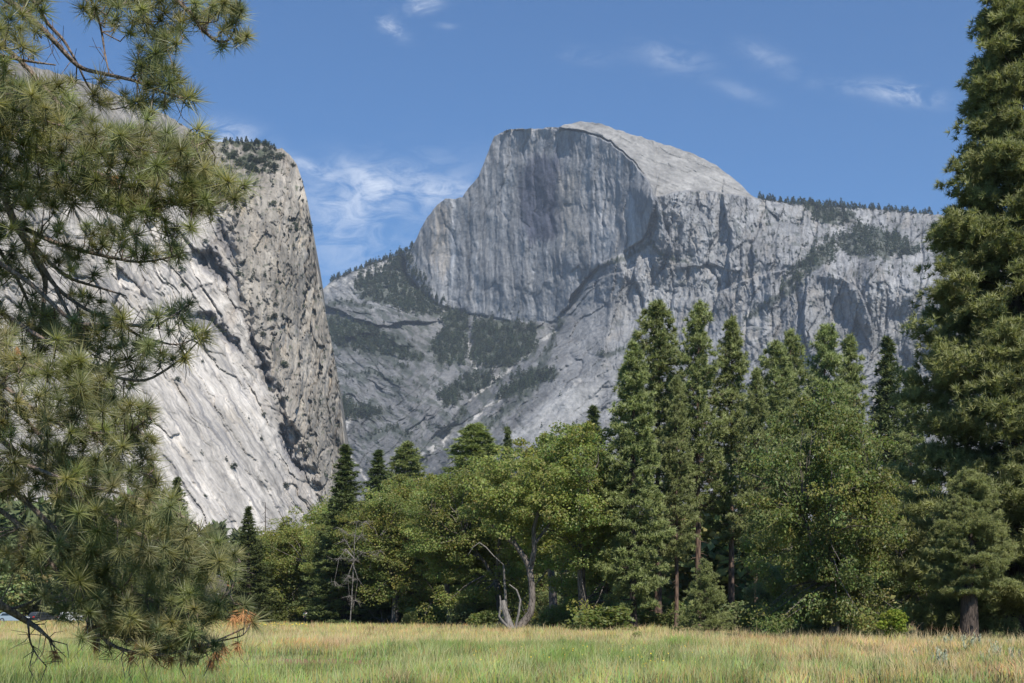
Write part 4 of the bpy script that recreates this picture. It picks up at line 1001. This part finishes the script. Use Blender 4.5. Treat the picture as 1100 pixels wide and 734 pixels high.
for V, q, t, c in parts: Vs.append(V); Q.append(q + off); T.append(t + off); Cs.append(c); off += len(V)
gr = link('meadow_grass', new_mesh('meadow_grass', np.concatenate(Vs), [np.concatenate(Q), np.concatenate(T)], [M_GRASS], False, cols=np.concatenate(Cs))); gr['kind'] = 'stuff'

# broad-leaved pale herbs standing in the grass
M_FORB = leaf_material('pale_herb_leaves', (.30, .34, .235), (.38, .41, .30), .25, upn=1.3)
def forb(seed, H):
    rg = np.random.default_rng(seed); tb = MB(); V_, F_, C_, N_ = [], [], [], 0
    for k in range(rg.integers(6, 10)):
        a = rg.uniform(0, 6.28); e = np.array([math.cos(a) * .2 * H, math.sin(a) * .16 * H, H * rg.uniform(.7, 1)])
        tb.tube([(0, 0, 0), e * [.6, .6, .5], e], [.012, .01, .006], 4)
        m = 22; t = np.linspace(.1, 1.0, m); d = rnd_dirs(rg, m); d[:, 2] = np.abs(d[:, 2]) * .6 + 1.1
        c = e * t[:, None] * [1, 1, 1]; L = H * .2 * (1.15 - .6 * t)[:, None]; d = norm(d); s = norm(np.cross(d, rnd_dirs(rg, m))) * L * .17
        V = np.stack([c, c + d * L * .5 + s, c + d * L, c + d * L * .5 - s], 1).reshape(-1, 3)
        V_.append(V); F_.append(np.arange(m * 4).reshape(-1, 4) + N_); N_ += m * 4; C_.append(np.ones((m * 4, 3)) * rg.uniform(.85, 1.15))
    o = (tb, np.concatenate(V_), np.concatenate(F_), np.concatenate(C_)); return o
FB = []
for s in (1, 2, 3):
    tb, V, f, C = forb(s, 1.0); FB.append((tb.mesh('herb_stem', [M_FORB], True, True), new_mesh('herb_leaves', V, f, [M_FORB], False, cols=C)))
HERBS = [(1003, 722, .95), (1012, 731, 1.0), (1040, 712, .9), (985, 718, .8), (1070, 716, .9), (1090, 722, 1.0), (1000, 706, .9), (1018, 703, .9), (1034, 700, .9), (1050, 701, .9), (1066, 704, .9), (1084, 706, .85),
         (1060, 729, .8), (1026, 719, .7), (1078, 708, .6), (1094, 714, .7), (968, 709, .6), (1009, 712, .6)]
for i, (px, py, h) in enumerate(HERBS):
    Y = 1.7 * F / (py - HOR); x = (px - CX) / F * Y
    o = empty('meadow_herb', (x, Y, float(ground_z(np.array([x]), np.array([Y]))[0]) - .05), i * 1.3, h * (.72 + .2 * ((i * 7) % 5) / 4))
    link('stem', FB[i % 3][0], o); link('leaves', FB[i % 3][1], o)
    lab = 'pale grey-green broad-leaved herb standing in the grass before the huge right pine' if px > 920 else ('pale grey-green herb in the reddish grass right of the middle' if px > 760 else 'pale herb standing in the green grass at the lower middle')
    tag(o, lab, 'herb', 'herbs by the right pine' if px > 920 else ('herbs right of the middle' if px > 760 else 'herbs at the lower middle'))
# a little green bush in the grass and tiny yellow flowers
FB2 = Kind('grass_bush', shrub(71, .7, 1.1, 10, 60, .1, .25), M_OAK, M_BARKD, 'stem', 'foliage')
Y = 1.7 * F / (691.5 - HOR); FB2.put((684 - CX) / F * Y, Y, .75, 0, 'single small green bush standing in the golden grass below the dense pine', 'bush', z=-.05)
m, nt = material('flower_yellow'); n = N(nt); p = n('ShaderNodeBsdfPrincipled', i0=rgb(.75, .52, .03), Roughness=.6); n('ShaderNodeOutputMaterial', i0=p)
rg = np.random.default_rng(9); V_, F_, N_ = [], [], 0
for k in range(150):
    Y = rg.uniform(30, 48) if k < 90 else rg.uniform(118, 128); px = rg.uniform(480, 760) if k < 90 else rg.uniform(250, 330); c = np.array([(px - CX) / F * Y, Y, rg.uniform(.4, .65)])
    r = rg.uniform(.009, .018) * (1 if k < 90 else 2.4); a = np.arange(6) / 6 * 6.283; ring = c + np.stack([np.cos(a) * r, np.sin(a) * r * .6, np.sin(a) * r * .8 + .01 * np.cos(a * 2)], 1)
    V_.append(np.vstack([c[None] + [[0, 0, -.01]], ring])); F_.append(np.array([[0, 1 + j, 1 + (j + 1) % 6] for j in range(6)]) + N_); N_ += 7
fl = link('wild_flowers', new_mesh('wild_flowers', np.concatenate(V_), np.concatenate(F_), [m])); fl['kind'] = 'stuff'
# ------------------------------------------------------------------ the pine close by on the left: long needles in round tufts at the twig ends
M_NEAR = leaf_material('long_needles', (.225, .240, .105), (.290, .298, .150), .42, .42, .4, 0.0)
M_RUST = leaf_material('dead_needles', (.50, .25, .11), (.56, .33, .16), .3, .7, .1, 0.0)
M_TWIG = bark_material('twig_bark', (.24, .185, .15), (.10, .075, .062), 9.0, .5)
def near_pine():
    rg = np.random.default_rng(101); Y0 = 18.0; s = Y0 / F
    o = empty('pine_tree', ((-75 - CX) / F * Y0, Y0, 0))
    base = np.array(o.location)
    def W(px, py, d): 
        Y = Y0 + d
        return np.array([(px - CX) / F * Y, Y, CAMZ + (HOR - py) / F * Y]) - base
    trunk = MB(); trunk.tube([(0, 0, -.1), (.05, .02, 3), (-.02, .05, 8), (.05, 0, 14), (0, 0, 22), (0, 0, 27)], [.46, .38, .34, .27, .14, .03], 12)
    LIMBS = [([(-75, -60), (15, 5), (44, 29), (61, 47), (85, 74), (115, 80), (150, 88), (175, 100), (205, 107)], .4, 1.0),
             ([(-75, -160), (40, -70), (130, -35), (185, -5), (205, 15), (215, 30), (232, 45), (245, 45), (253, 32), (256, 12)], 1.2, .9),
             ([(-75, -60), (10, -30), (41, 7), (50, 25), (68, 42), (83, 68), (95, 95), (120, 118)], .8, .8),
             ([(-75, -110), (20, -60), (90, -20), (108, 25), (113, 60), (118, 82)], 1.5, .7), ([(-75, -130), (60, -50), (140, -10), (165, 30), (180, 55), (196, 45)], .3, .7),
             ([(-75, 0), (20, 60), (60, 110), (110, 150), (160, 165), (205, 160), (222, 152)], -.6, .8), ([(-75, 60), (-10, 90), (40, 130), (90, 140), (130, 150)], -1.2, .7), ([(-75, 40), (0, 60), (30, 66), (60, 70)], -.8, .7),
             ([(-75, 110), (20, 150), (70, 175), (100, 185), (140, 200), (165, 215), (190, 220), (225, 222), (247, 213), (264, 200)], -.9, .95),
             ([(140, 200), (165, 195), (185, 180), (190, 160), (205, 140)], -.9, .4), ([(165, 215), (178, 240), (182, 262)], -.9, .35),
             ([(-75, 130), (0, 195), (15, 240), (35, 270), (60, 310), (95, 335), (125, 345)], .5, 1.4), ([(15, 240), (60, 262), (110, 275), (150, 283), (192, 275)], .6, .8), ([(35, 270), (50, 300), (45, 340), (40, 380)], .9, 1.2),
             ([(20, 245), (50, 280), (75, 300), (110, 310), (135, 318)], .2, .8), ([(60, 310), (80, 350), (95, 380), (130, 395)], .4, .6), ([(-75, 200), (-20, 240), (20, 300), (40, 350), (30, 400)], 1.0, .9),
             ([(-75, 240), (30, 300), (80, 350), (130, 348), (165, 352), (185, 340), (203, 328)], -.2, .8), ([(130, 348), (150, 362), (190, 372), (218, 360)], -.2, .5),
             ([(-75, 290), (40, 360), (100, 400), (155, 412), (190, 390), (214, 366)], .2, .8), ([(-75, 340), (20, 430), (70, 460), (130, 470), (160, 450)], -.8, .8), ([(-75, 330), (0, 380), (50, 400), (90, 395)], -1.1, .7),
             ([(-75, 400), (30, 500), (100, 545), (160, 580), (210, 610), (240, 605), (254, 598)], -1.0, 1.0), ([(-75, 380), (20, 440), (60, 490), (120, 500), (160, 510)], -.4, .8), ([(30, 500), (80, 520), (130, 530), (180, 545), (205, 560)], -.9, .6),
             ([(-75, 470), (20, 530), (80, 590), (120, 630), (180, 650), (225, 650), (250, 635), (252, 610)], -.5, 1.0), ([(-75, 600), (0, 650), (30, 668), (42, 676), (55, 688)], .7, 1.6), ([(10, 655), (28, 650), (45, 640), (70, 642)], .7, .6),
             ([(-75, 500), (20, 560), (60, 610), (95, 670), (120, 695), (160, 705), (195, 700), (230, 690), (262, 675)], -.3, .9), ([(95, 670), (110, 680), (150, 690), (190, 690)], -.3, .6), ([(230, 690), (240, 688), (262, 683), (270, 668)], -.3, .35),
             ([(30, 668), (32, 690), (40, 705), (50, 716)], .7, .4), ([(60, 590), (70, 600), (90, 640), (98, 665)], -.3, .6)]
    br = MB(); nodes = []
    for pts, dz, th in LIMBS:
        P = np.array(pts, float); n_ = len(P)
        t = np.linspace(0, 1, n_); tt = np.linspace(0, 1, n_ * 4)
        # smooth the traced bends
        sx = np.interp(tt, t, P[:, 0]); sy = np.interp(tt, t, P[:, 1])
        for _ in range(2): sx[1:-1] = (sx[:-2] + sx[1:-1] * 2 + sx[2:]) / 4; sy[1:-1] = (sy[:-2] + sy[1:-1] * 2 + sy[2:]) / 4
        root = 0.0 if P[0, 0] < -70 else dz
        dd = root + (dz - root) * np.minimum(1, tt * 1.6) + .12 * np.sin(tt * 9 + dz * 5)
        Q = np.array([W(a, b, c) for a, b, c in zip(sx, sy, dd)])
        r = np.linspace(.044, .011, len(Q)) * th
        br.tube(Q, np.maximum(r, .008), 6)
        for a, b, c, q, k in zip(sx, sy, dd, Q, tt):
            if k > .12: nodes.append((a, b, c, *q))
    nodes = np.array(nodes)
    REG = [([(-40, -30), (60, -30), (40, 80), (-40, 80)], 1.3), ([(60, -40), (190, -40), (200, 40), (165, 70), (150, 80), (120, 30), (90, 20)], 1.7), ([(185, -30), (262, -30), (266, 40), (250, 58), (235, 40), (200, 20)], 1.7), ([(150, 70), (200, 75), (208, 112), (175, 110), (150, 100)], 2.0),
           ([(-40, 80), (60, 90), (110, 130), (150, 140), (215, 150), (225, 165), (210, 215), (150, 235), (100, 215), (60, 225), (-40, 215)], 2.3), ([(60, 80), (150, 85), (190, 125), (150, 140), (110, 120)], 1.0), ([(215, 150), (240, 178), (266, 196), (262, 215), (210, 225), (200, 190)], 1.4),
           ([(100, 215), (220, 215), (200, 262), (192, 282), (120, 280)], 1.3), ([(20, 220), (110, 220), (120, 300), (100, 360), (20, 340)], .7), ([(-40, 330), (60, 330), (130, 400), (-40, 420)], 1.7), ([(90, 300), (130, 330), (165, 345), (150, 420), (60, 420)], 1.35), ([(-40, 220), (20, 220), (20, 330), (-40, 330)], 1.0),
           ([(160, 330), (205, 325), (218, 375), (170, 410), (150, 385)], .95), ([(-40, 420), (100, 420), (165, 440), (168, 500), (-40, 540)], 1.95), ([(60, 500), (165, 505), (205, 570), (240, 578), (256, 600), (236, 664), (195, 694), (95, 676), (60, 600)], 1.9), ([(-40, 520), (60, 520), (60, 610), (20, 625), (-40, 600)], .9), ([(30, 630), (190, 660), (240, 690), (228, 710), (100, 702)], 1.3)]
    REG += [([(35, 600), (110, 600), (110, 668), (60, 660), (40, 640)], .7)]
    cen, dr, tin = [], [], []
    def add_tuft(x, y, jit):
        d2 = (nodes[:, 0] - x) ** 2 + (nodes[:, 1] - y) ** 2 + np.where(nodes[:, 0] > x + 6, 900, 0)
        nd = nodes[np.argmin(d2 + rg.uniform(0, 260, len(d2)))]
        p = W(x, y, nd[2] + jit); q = nd[3:6]
        L = np.linalg.norm(p - q)
        if L > 1.6: return
        mid = (p * .55 + q * .45) + np.array([0, 0, -.10 * L]) + rg.normal(0, .03, 3)
        mid2 = p * .82 + q * .18 + np.array([0, 0, -.07 * L])
        br.tube([q, mid, mid2, p], [.0095, .0085, .0075, .006], 4)
        d = norm((p - mid2) + np.array([.02, 0, .05]) + rg.normal(0, .02, 3)); cen.append(p); dr.append(d)
        b = rg.uniform(.62, 1.3); tin.append((b * rg.uniform(.9, 1.15), b, b * rg.uniform(.8, 1.1)))
    for poly, den in REG:
        xs = [q[0] for q in poly]; ys = [q[1] for q in poly]
        A = abs(sum(a[0] * b[1] - b[0] * a[1] for a, b in zip(poly, poly[1:] + poly[:1]))) / 2
        want = int(A / 1000 * den * 3.9); got = []; k = 0
        while len(got) < want and k < want * 40:
            k += 1; x, y = rg.uniform(min(xs), max(xs)), rg.uniform(min(ys), max(ys))
            if not in_poly(poly, x, y): continue
            if any((x - a) ** 2 + (y - b) ** 2 < 45 for a, b in got): continue
            got.append((x, y)); add_tuft(x, y, rg.normal(0, .45))
    for x, y in [(262, 200), (256, 8), (250, 25), (238, 50), (258, 40), (246, 30), (206, 107), (213, 140), (222, 150), (192, 276), (203, 327), (215, 364), (219, 358), (254, 596), (250, 612), (246, 606), (270, 668), (262, 650), (232, 205), (226, 230)]: add_tuft(x, y, 0)
    # bare tangled twigs inside
    for k in range(330):
        nd = nodes[rg.integers(len(nodes))]
        if nd[0] > 200 and rg.random() < .7: continue
        d = rnd_dirs(rg, 1)[0]; L = rg.uniform(.15, .55); d[2] -= .25; q = nd[3:6]
        m = q + d * L * .5 + rg.normal(0, .05, 3); e = m + norm(d + rg.normal(0, .5, 3)) * L * .5
        br.tube([q, m, e], [.007, .005, .003], 3)
    for k in range(26):       # drooping bare ends at the bottom
        x = rg.uniform(40, 235); y = rg.uniform(655, 700); nd = nodes[np.argmin((nodes[:, 0] - x) ** 2 + (nodes[:, 1] - y) ** 2)]
        q = nd[3:6]; e = q + np.array([rg.normal(0, .12), rg.normal(0, .12), -rg.uniform(.12, .4)]); br.tube([q, (q + e) / 2 + rg.normal(0, .04, 3), e], [.009, .007, .004], 4)
    cen = np.array(cen); dr = np.array(dr); tin = np.array(tin)
    V1, f1, C1 = tufts(rg, cen, dr, 100, .285, .0095, .92, tin, .1, .10, rg.uniform(.6, 1.2, len(cen)))
    V2, f2, C2 = tufts(rg, cen - dr * .09, dr, 30, .22, .008, 1.0, tin * .95, .1, .06)
    # the part of the crown above and beside the picture
    n_ = 60; z = rg.uniform(7.8, 26.5, n_); a = rg.uniform(0, 6.283, n_); r = (1 - (z - 6) / 22).clip(.05) * 3.6 * rg.random(n_) ** .5
    up_c = np.column_stack([np.cos(a) * r, np.sin(a) * r, z]); up_d = norm(np.column_stack([np.cos(a), np.sin(a), np.full(n_, .5)]))
    k = (up_c[:, 2] + base[2] > CAMZ + (HOR + 22) / F * (up_c[:, 1] + base[1])); up_c, up_d = up_c[k], up_d[k]
    V3, f3, C3 = tufts(rg, up_c, up_d, 26, .24, .02, 1.0)
    link('trunk', trunk.mesh('near_trunk', [M_BARKP], True), o)
    link('branches', br.mesh('near_branches', [M_TWIG], True), o)
    V = np.concatenate([V1, V2, V3]); f = np.concatenate([f1, f2 + len(V1), f3 + len(V1) + len(V2)])
    link('crown', new_mesh('near_needles', V, f, [M_NEAR], False, cols=np.concatenate([C1, C2, C3])), o)
    # rust-coloured dead clusters
    dp = [(124, 190), (95, 672), (101, 690), (158, 664), (184, 706), (208, 704), (226, 708), (262, 655), (240, 690), (214, 690), (166, 700), (130, 668), (18, 372), (250, 660), (232, 700), (196, 700), (176, 690), (148, 690), (112, 660), (268, 660), (205, 680), (60, 700), (140, 702), (256, 690)]
    dc, dd = [], []
    for x, y in dp:
        nd = nodes[np.argmin((nodes[:, 0] - x) ** 2 + (nodes[:, 1] - y) ** 2)]
        p = W(x, y, nd[2]); br2 = p; dc += [p, p + [0, 0, -.05]]; dd += [(0, 0, -1), (.1, 0, -1)]
    V, f, C = tufts(rg, np.array(dc), np.array(dd, float) + rg.normal(0, .35, (len(dd), 3)), 46, .21, .008, .85, None, .25, .3, rg.uniform(.6, 1.2, len(dd)))
    link('dead_needles', new_mesh('dead_needles', V, f, [M_RUST], False, cols=C), o)
    tag(o, 'near pine with long needle tufts hanging in from the left edge', 'pine')
near_pine()
#o = PINE_C.put(-12.2, 33, 31, 1.0, 'tall bare-trunked pine beyond the left edge, behind the near long-needled one', 'pine')

# ------------------------------------------------------------------ the air of the valley
m, nt = material('air'); n = N(nt)
pv = n('ShaderNodeVolumePrincipled'); pv.inputs['Color'].default_value = (.80, .89, 1.0, 1); pv.inputs['Density'].default_value = 4.2e-5; pv.inputs['Anisotropy'].default_value = .2
nt.links.new(pv.outputs[0], n('ShaderNodeOutputMaterial').inputs['Volume'])
bx = MB(); x0, x1, y0, y1, z0, z1 = -6400, 6400, -200, 7600, -8, 1780
bx.raw([(x0, y0, z0), (x1, y0, z0), (x1, y1, z0), (x0, y1, z0), (x0, y0, z1), (x1, y0, z1), (x1, y1, z1), (x0, y1, z1)],
       [(0, 3, 2, 1), (4, 5, 6, 7), (0, 1, 5, 4), (1, 2, 6, 5), (2, 3, 7, 6), (3, 0, 4, 7)])
hz = link('haze', bx.mesh('haze', [m])); hz['kind'] = 'stuff'
# ------------------------------------------------------------------ a walker at the far edge, parked cars and a building glimpsed among the trees
def plain(name, col, rough=.6, spec=.3, metal=0.0):
    m, nt = material(name); n = N(nt); tc = n('ShaderNodeTexCoord')
    ns = n.noise(tc.outputs['Object'], 6.0, 4, .6)
    c = n.mix(ns.outputs[0], rgb(*[x * .8 for x in col]), rgb(*[min(1, x * 1.15) for x in col]))
    p = n('ShaderNodeBsdfPrincipled', i0=c, Roughness=rough, Metallic=metal); p.inputs['Specular IOR Level'].default_value = spec
    n('ShaderNodeOutputMaterial', i0=p); return m
def skinned(name, verts, edges, radii, mat, parent, sub=2):
    me = bpy.data.meshes.new(name); me.from_pydata(verts, edges, []); o = link(name, me)
    sk = o.modifiers.new('skin', 'SKIN'); su = o.modifiers.new('sub', 'SUBSURF'); su.levels = su.render_levels = sub
    for i, r in enumerate(radii):
        d = me.skin_vertices[0].data[i]; d.radius = r if isinstance(r, tuple) else (r, r); d.use_root = (i == 0)
    dg = bpy.context.evaluated_depsgraph_get(); dg.update()
    m2 = bpy.data.meshes.new_from_object(o.evaluated_get(dg)); o.modifiers.clear(); o.data = m2; m2.materials.clear(); m2.materials.append(mat)
    m2.polygons.foreach_set('use_smooth', np.ones(len(m2.polygons), bool)); o.parent = parent; bpy.data.meshes.remove(me)
    return o
def walker(px, Y):
    o = empty('person', ((px - CX) / F * Y, Y, 0), .5)
    J = {'pel': (0, 0, .95), 'wst': (0, 0, 1.12), 'chs': (0, .01, 1.33), 'nck': (0, 0, 1.47), 'hd0': (0, -.01, 1.56), 'hd1': (0, -.015, 1.70),
         'shl': (-.17, 0, 1.40), 'ell': (-.25, .03, 1.14), 'wrl': (-.24, -.06, .92), 'hal': (-.235, -.08, .83), 'shr': (.17, 0, 1.40), 'elr': (.25, .03, 1.14), 'wrr': (.24, -.06, .92), 'har': (.235, -.08, .83),
         'hil': (-.09, 0, .90), 'knl': (-.10, -.05, .49), 'anl': (-.11, .08, .09), 'tol': (-.11, -.07, .03), 'hir': (.09, 0, .90), 'knr': (.10, -.08, .50), 'anr': (.11, -.12, .09), 'tor': (.11, -.27, .03), 'nose': (0, -.11, 1.63)}
    RD = {'pel': (.15, .11), 'wst': (.13, .09), 'chs': (.16, .11), 'nck': .055, 'hd0': .085, 'hd1': .08, 'shl': .06, 'ell': .043, 'wrl': .032, 'hal': .035, 'shr': .06, 'elr': .043, 'wrr': .032, 'har': .035,
          'hil': .095, 'knl': .062, 'anl': .042, 'tol': .035, 'hir': .095, 'knr': .062, 'anr': .042, 'tor': .035, 'nose': .018}
    E = [('pel', 'wst'), ('wst', 'chs'), ('chs', 'nck'), ('nck', 'hd0'), ('hd0', 'hd1'), ('hd0', 'nose'), ('chs', 'shl'), ('shl', 'ell'), ('ell', 'wrl'), ('wrl', 'hal'), ('chs', 'shr'), ('shr', 'elr'), ('elr', 'wrr'), ('wrr', 'har'),
         ('pel', 'hil'), ('hil', 'knl'), ('knl', 'anl'), ('anl', 'tol'), ('pel', 'hir'), ('hir', 'knr'), ('knr', 'anr'), ('anr', 'tor')]
    def build(name, keys, grow, mat):
        idx = {k: i for i, k in enumerate(keys)}
        return skinned(name, [J[k] for k in keys], [(idx[a], idx[b]) for a, b in E if a in idx and b in idx], [tuple(x + grow for x in (RD[k] if isinstance(RD[k], tuple) else (RD[k],) * 2)) for k in keys], mat, o)
    build('body', list(J), 0, plain('skin', (.50, .30, .22)))
    build('shirt', ['wst', 'pel', 'chs', 'shl', 'ell', 'shr', 'elr'], .018, plain('white_cotton', (.72, .68, .68)))
    build('trousers', ['pel', 'hil', 'knl', 'anl', 'hir', 'knr', 'anr'], .016, plain('dark_denim', (.035, .035, .05)))
    skinned('hair', [(0, .02, 1.62), (0, .01, 1.70), (0, 0, 1.755)], [(0, 1), (1, 2)], [.085, .098, .06], plain('brown_hair', (.06, .04, .028)), o)
    tag(o, 'person in a white top and dark trousers standing at the far edge of the meadow', 'person')
walker(328, 178)

M_GLASS = plain('car_glass', (.02, .025, .03), .08, .6); M_TYRE = plain('tyre_rubber', (.02, .02, .02), .8); M_RIM = plain('alloy', (.5, .5, .52), .35, .5, .8); M_RED = plain('tail_light', (.45, .03, .02), .3); M_LAMP = plain('head_light', (.75, .75, .72), .15)
def prism(pts, y0, y1, tuck=0.0):
    """side outline (x,z) pulled across the car's width, the far edges tucked in"""
    k = len(pts); bm = bmesh.new()
    rings = []
    for y, t in ((y0, 1), (y0 + .12, 0), (y1 - .12, 0), (y1, 1)):
        cx = sum(p[0] for p in pts) / k; cz = sum(p[1] for p in pts) / k
        rings.append([bm.verts.new((cx + (p[0] - cx) * (1 - tuck * t), y, cz + (p[1] - cz) * (1 - tuck * t))) for p in pts])
    for a, b in zip(rings, rings[1:]):
        for i in range(k): bm.faces.new((a[i], a[(i + 1) % k], b[(i + 1) % k], b[i]))
    bm.faces.new(rings[0][::-1]); bm.faces.new(rings[-1]); bmesh.ops.recalc_face_normals(bm, faces=bm.faces)
    me = bpy.data.meshes.new('prism'); bm.to_mesh(me); bm.free(); return me
def car(px, Y, rz, col, label):
    o = empty('parked_car', ((px - CX) / F * Y, Y, 0), rz); paint = plain('car_paint', col, .25, .5)
    def part(name, me, mat, parent=o): me.materials.clear(); me.materials.append(mat); return link(name, me, parent)
    part('body', prism([(-2.15, .35), (-2.2, .62), (-2.12, .88), (-1.7, .95), (1.0, .97), (1.85, .86), (2.15, .68), (2.18, .36), (1.75, .24), (-1.75, .24)], -.87, .87, .04), paint)
    part('cabin', prism([(-1.85, .955), (-1.45, 1.40), (-.95, 1.49), (.1, 1.48), (.5, 1.40), (1.15, .96)], -.74, .74, .08), paint)
    for sy in (-1, 1):
        b = MB(); y = sy * .758
        b.raw([(-1.55, y, 1.0), (-.45, y, 1.0), (-.45, y * .97, 1.38), (-1.25, y * .97, 1.38), (-.38, y, 1.0), (.82, y, 1.0), (.38, y * .97, 1.37), (-.38, y * .97, 1.38)], [(0, 1, 2, 3), (4, 5, 6, 7)]); part('side_window', b.mesh('side_window', [M_GLASS]), M_GLASS)
        for x in (-1.35, 1.35):
            b = MB(); b.tube([(x, sy * .70, .32), (x, sy * .88, .32)], .32, 16); b.tube([(x, sy * .88, .32), (x, sy * .885, .32)], [.32, .2], 16)
            w_ = part('wheel', b.mesh('wheel', [M_TYRE]), M_TYRE)
            r_ = MB(); r_.tube([(x, sy * .86, .32), (x, sy * .89, .32), (x, sy * .892, .32)], [.2, .2, .01], 12); part('rim', r_.mesh('rim', [M_RIM]), M_RIM, w_)
        b = MB(); b.raw([(2.10, sy * .5, .62), (2.10, sy * .82, .62), (2.05, sy * .82, .78), (2.05, sy * .5, .78), (2.2, sy * .5, .62), (2.2, sy * .80, .62), (2.13, sy * .80, .76), (2.13, sy * .5, .76)], [(0, 1, 2, 3), (4, 5, 6, 7), (0, 4, 7, 3), (1, 5, 6, 2), (3, 7, 6, 2), (0, 4, 5, 1)]); part('headlight', b.mesh('headlight', [M_LAMP]), M_LAMP)
        b = MB(); b.raw([(-2.1, sy * .55, .66), (-2.1, sy * .84, .66), (-2.06, sy * .84, .86), (-2.06, sy * .55, .86), (-2.23, sy * .55, .66), (-2.23, sy * .82, .66), (-2.19, sy * .82, .84), (-2.19, sy * .55, .84)], [(0, 1, 2, 3), (4, 5, 6, 7), (0, 4, 7, 3), (1, 5, 6, 2), (3, 7, 6, 2), (0, 4, 5, 1)]); part('tail_light', b.mesh('tail_light', [M_RED]), M_RED)
    b = MB(); b.raw([(.56, -.62, 1.37), (.56, .62, 1.37), (1.10, .68, 1.0), (1.10, -.68, 1.0), (.60, -.62, 1.385), (.60, .62, 1.385), (1.15, .68, 1.0), (1.15, -.68, 1.0)], [(0, 1, 2, 3), (4, 5, 6, 7), (0, 4, 7, 3), (1, 5, 6, 2)]); part('windscreen', b.mesh('windscreen', [M_GLASS]), M_GLASS)
    return tag(o, label, 'car', 'cars parked beyond the meadow')
car(77, 212, .5, (.75, .75, .74), 'white parked car glimpsed under the near pine branches')
car(14, 205, .15, (.28, .35, .42), 'blue-grey parked car at the left edge beyond the meadow')
car(44, 214, 1.1, (.04, .045, .05), 'dark parked car between the blue-grey and the white one')

def lodge(px, Y):
    o = empty('building', ((px - CX) / F * Y, Y, 0), .12); wallm = plain('dark_stone', (.16, .14, .12), .9); grey = plain('grey_timber', (.42, .42, .42), .8); org = plain('rust_awning', (.50, .20, .09), .8)
    def box(name, x0, x1, y0, y1, z0, z1, m, par=o, b=None):
        q = b or MB(); v = [(x, y, z) for z in (z0, z1) for x, y in ((x0, y0), (x1, y0), (x1, y1), (x0, y1))]
        q.raw(v, [(0, 3, 2, 1), (4, 5, 6, 7), (0, 1, 5, 4), (1, 2, 6, 5), (2, 3, 7, 6), (3, 0, 4, 7)])
        return q if b else link(name, q.mesh(name, [m]), par)
    wl = box('wall', -4.5, 1.5, 0, 5, 0, 10.6, wallm)
    b = MB()
    for k in range(7): box('', -.35, 1.5, -.16, -.03, 9.55 + k * .29, 9.69 + k * .29, grey, b=b)
    for x in (-.35, .57, 1.38): box('', x, x + .12, -.10, -.02, 8.6, 11.55, grey, b=b)
    link('railing', b.mesh('railing', [grey]), o)
    box('roof', -4.8, 1.0, -.3, 5.3, 10.603, 10.9, grey)
    bm = MB(); bm.raw([(-.9, -.05, 6.4), (1.2, -.05, 6.4), (1.2, -1.0, 5.75), (-.9, -1.0, 5.75), (-.9, -.05, 6.33), (1.2, -.05, 6.33), (1.2, -1.0, 5.45), (-.9, -1.0, 5.45)], [(0, 1, 2, 3), (4, 7, 6, 5), (3, 2, 6, 7), (0, 3, 7, 4), (1, 5, 6, 2)]); link('awning', bm.mesh('awning', [org]), o)
    for z in (3.0, 7.2):
        f_ = box('window', -2.9, -1.7, -.06, -.005, z, z + 1.4, grey); g_ = box('pane', -2.78, -1.82, -.075, -.062, z + .12, z + 1.28, M_GLASS, f_)
    tag(o, 'building with grey railings and rust awning half hidden in trees beside the near pine', 'building')
lodge(251, 226)
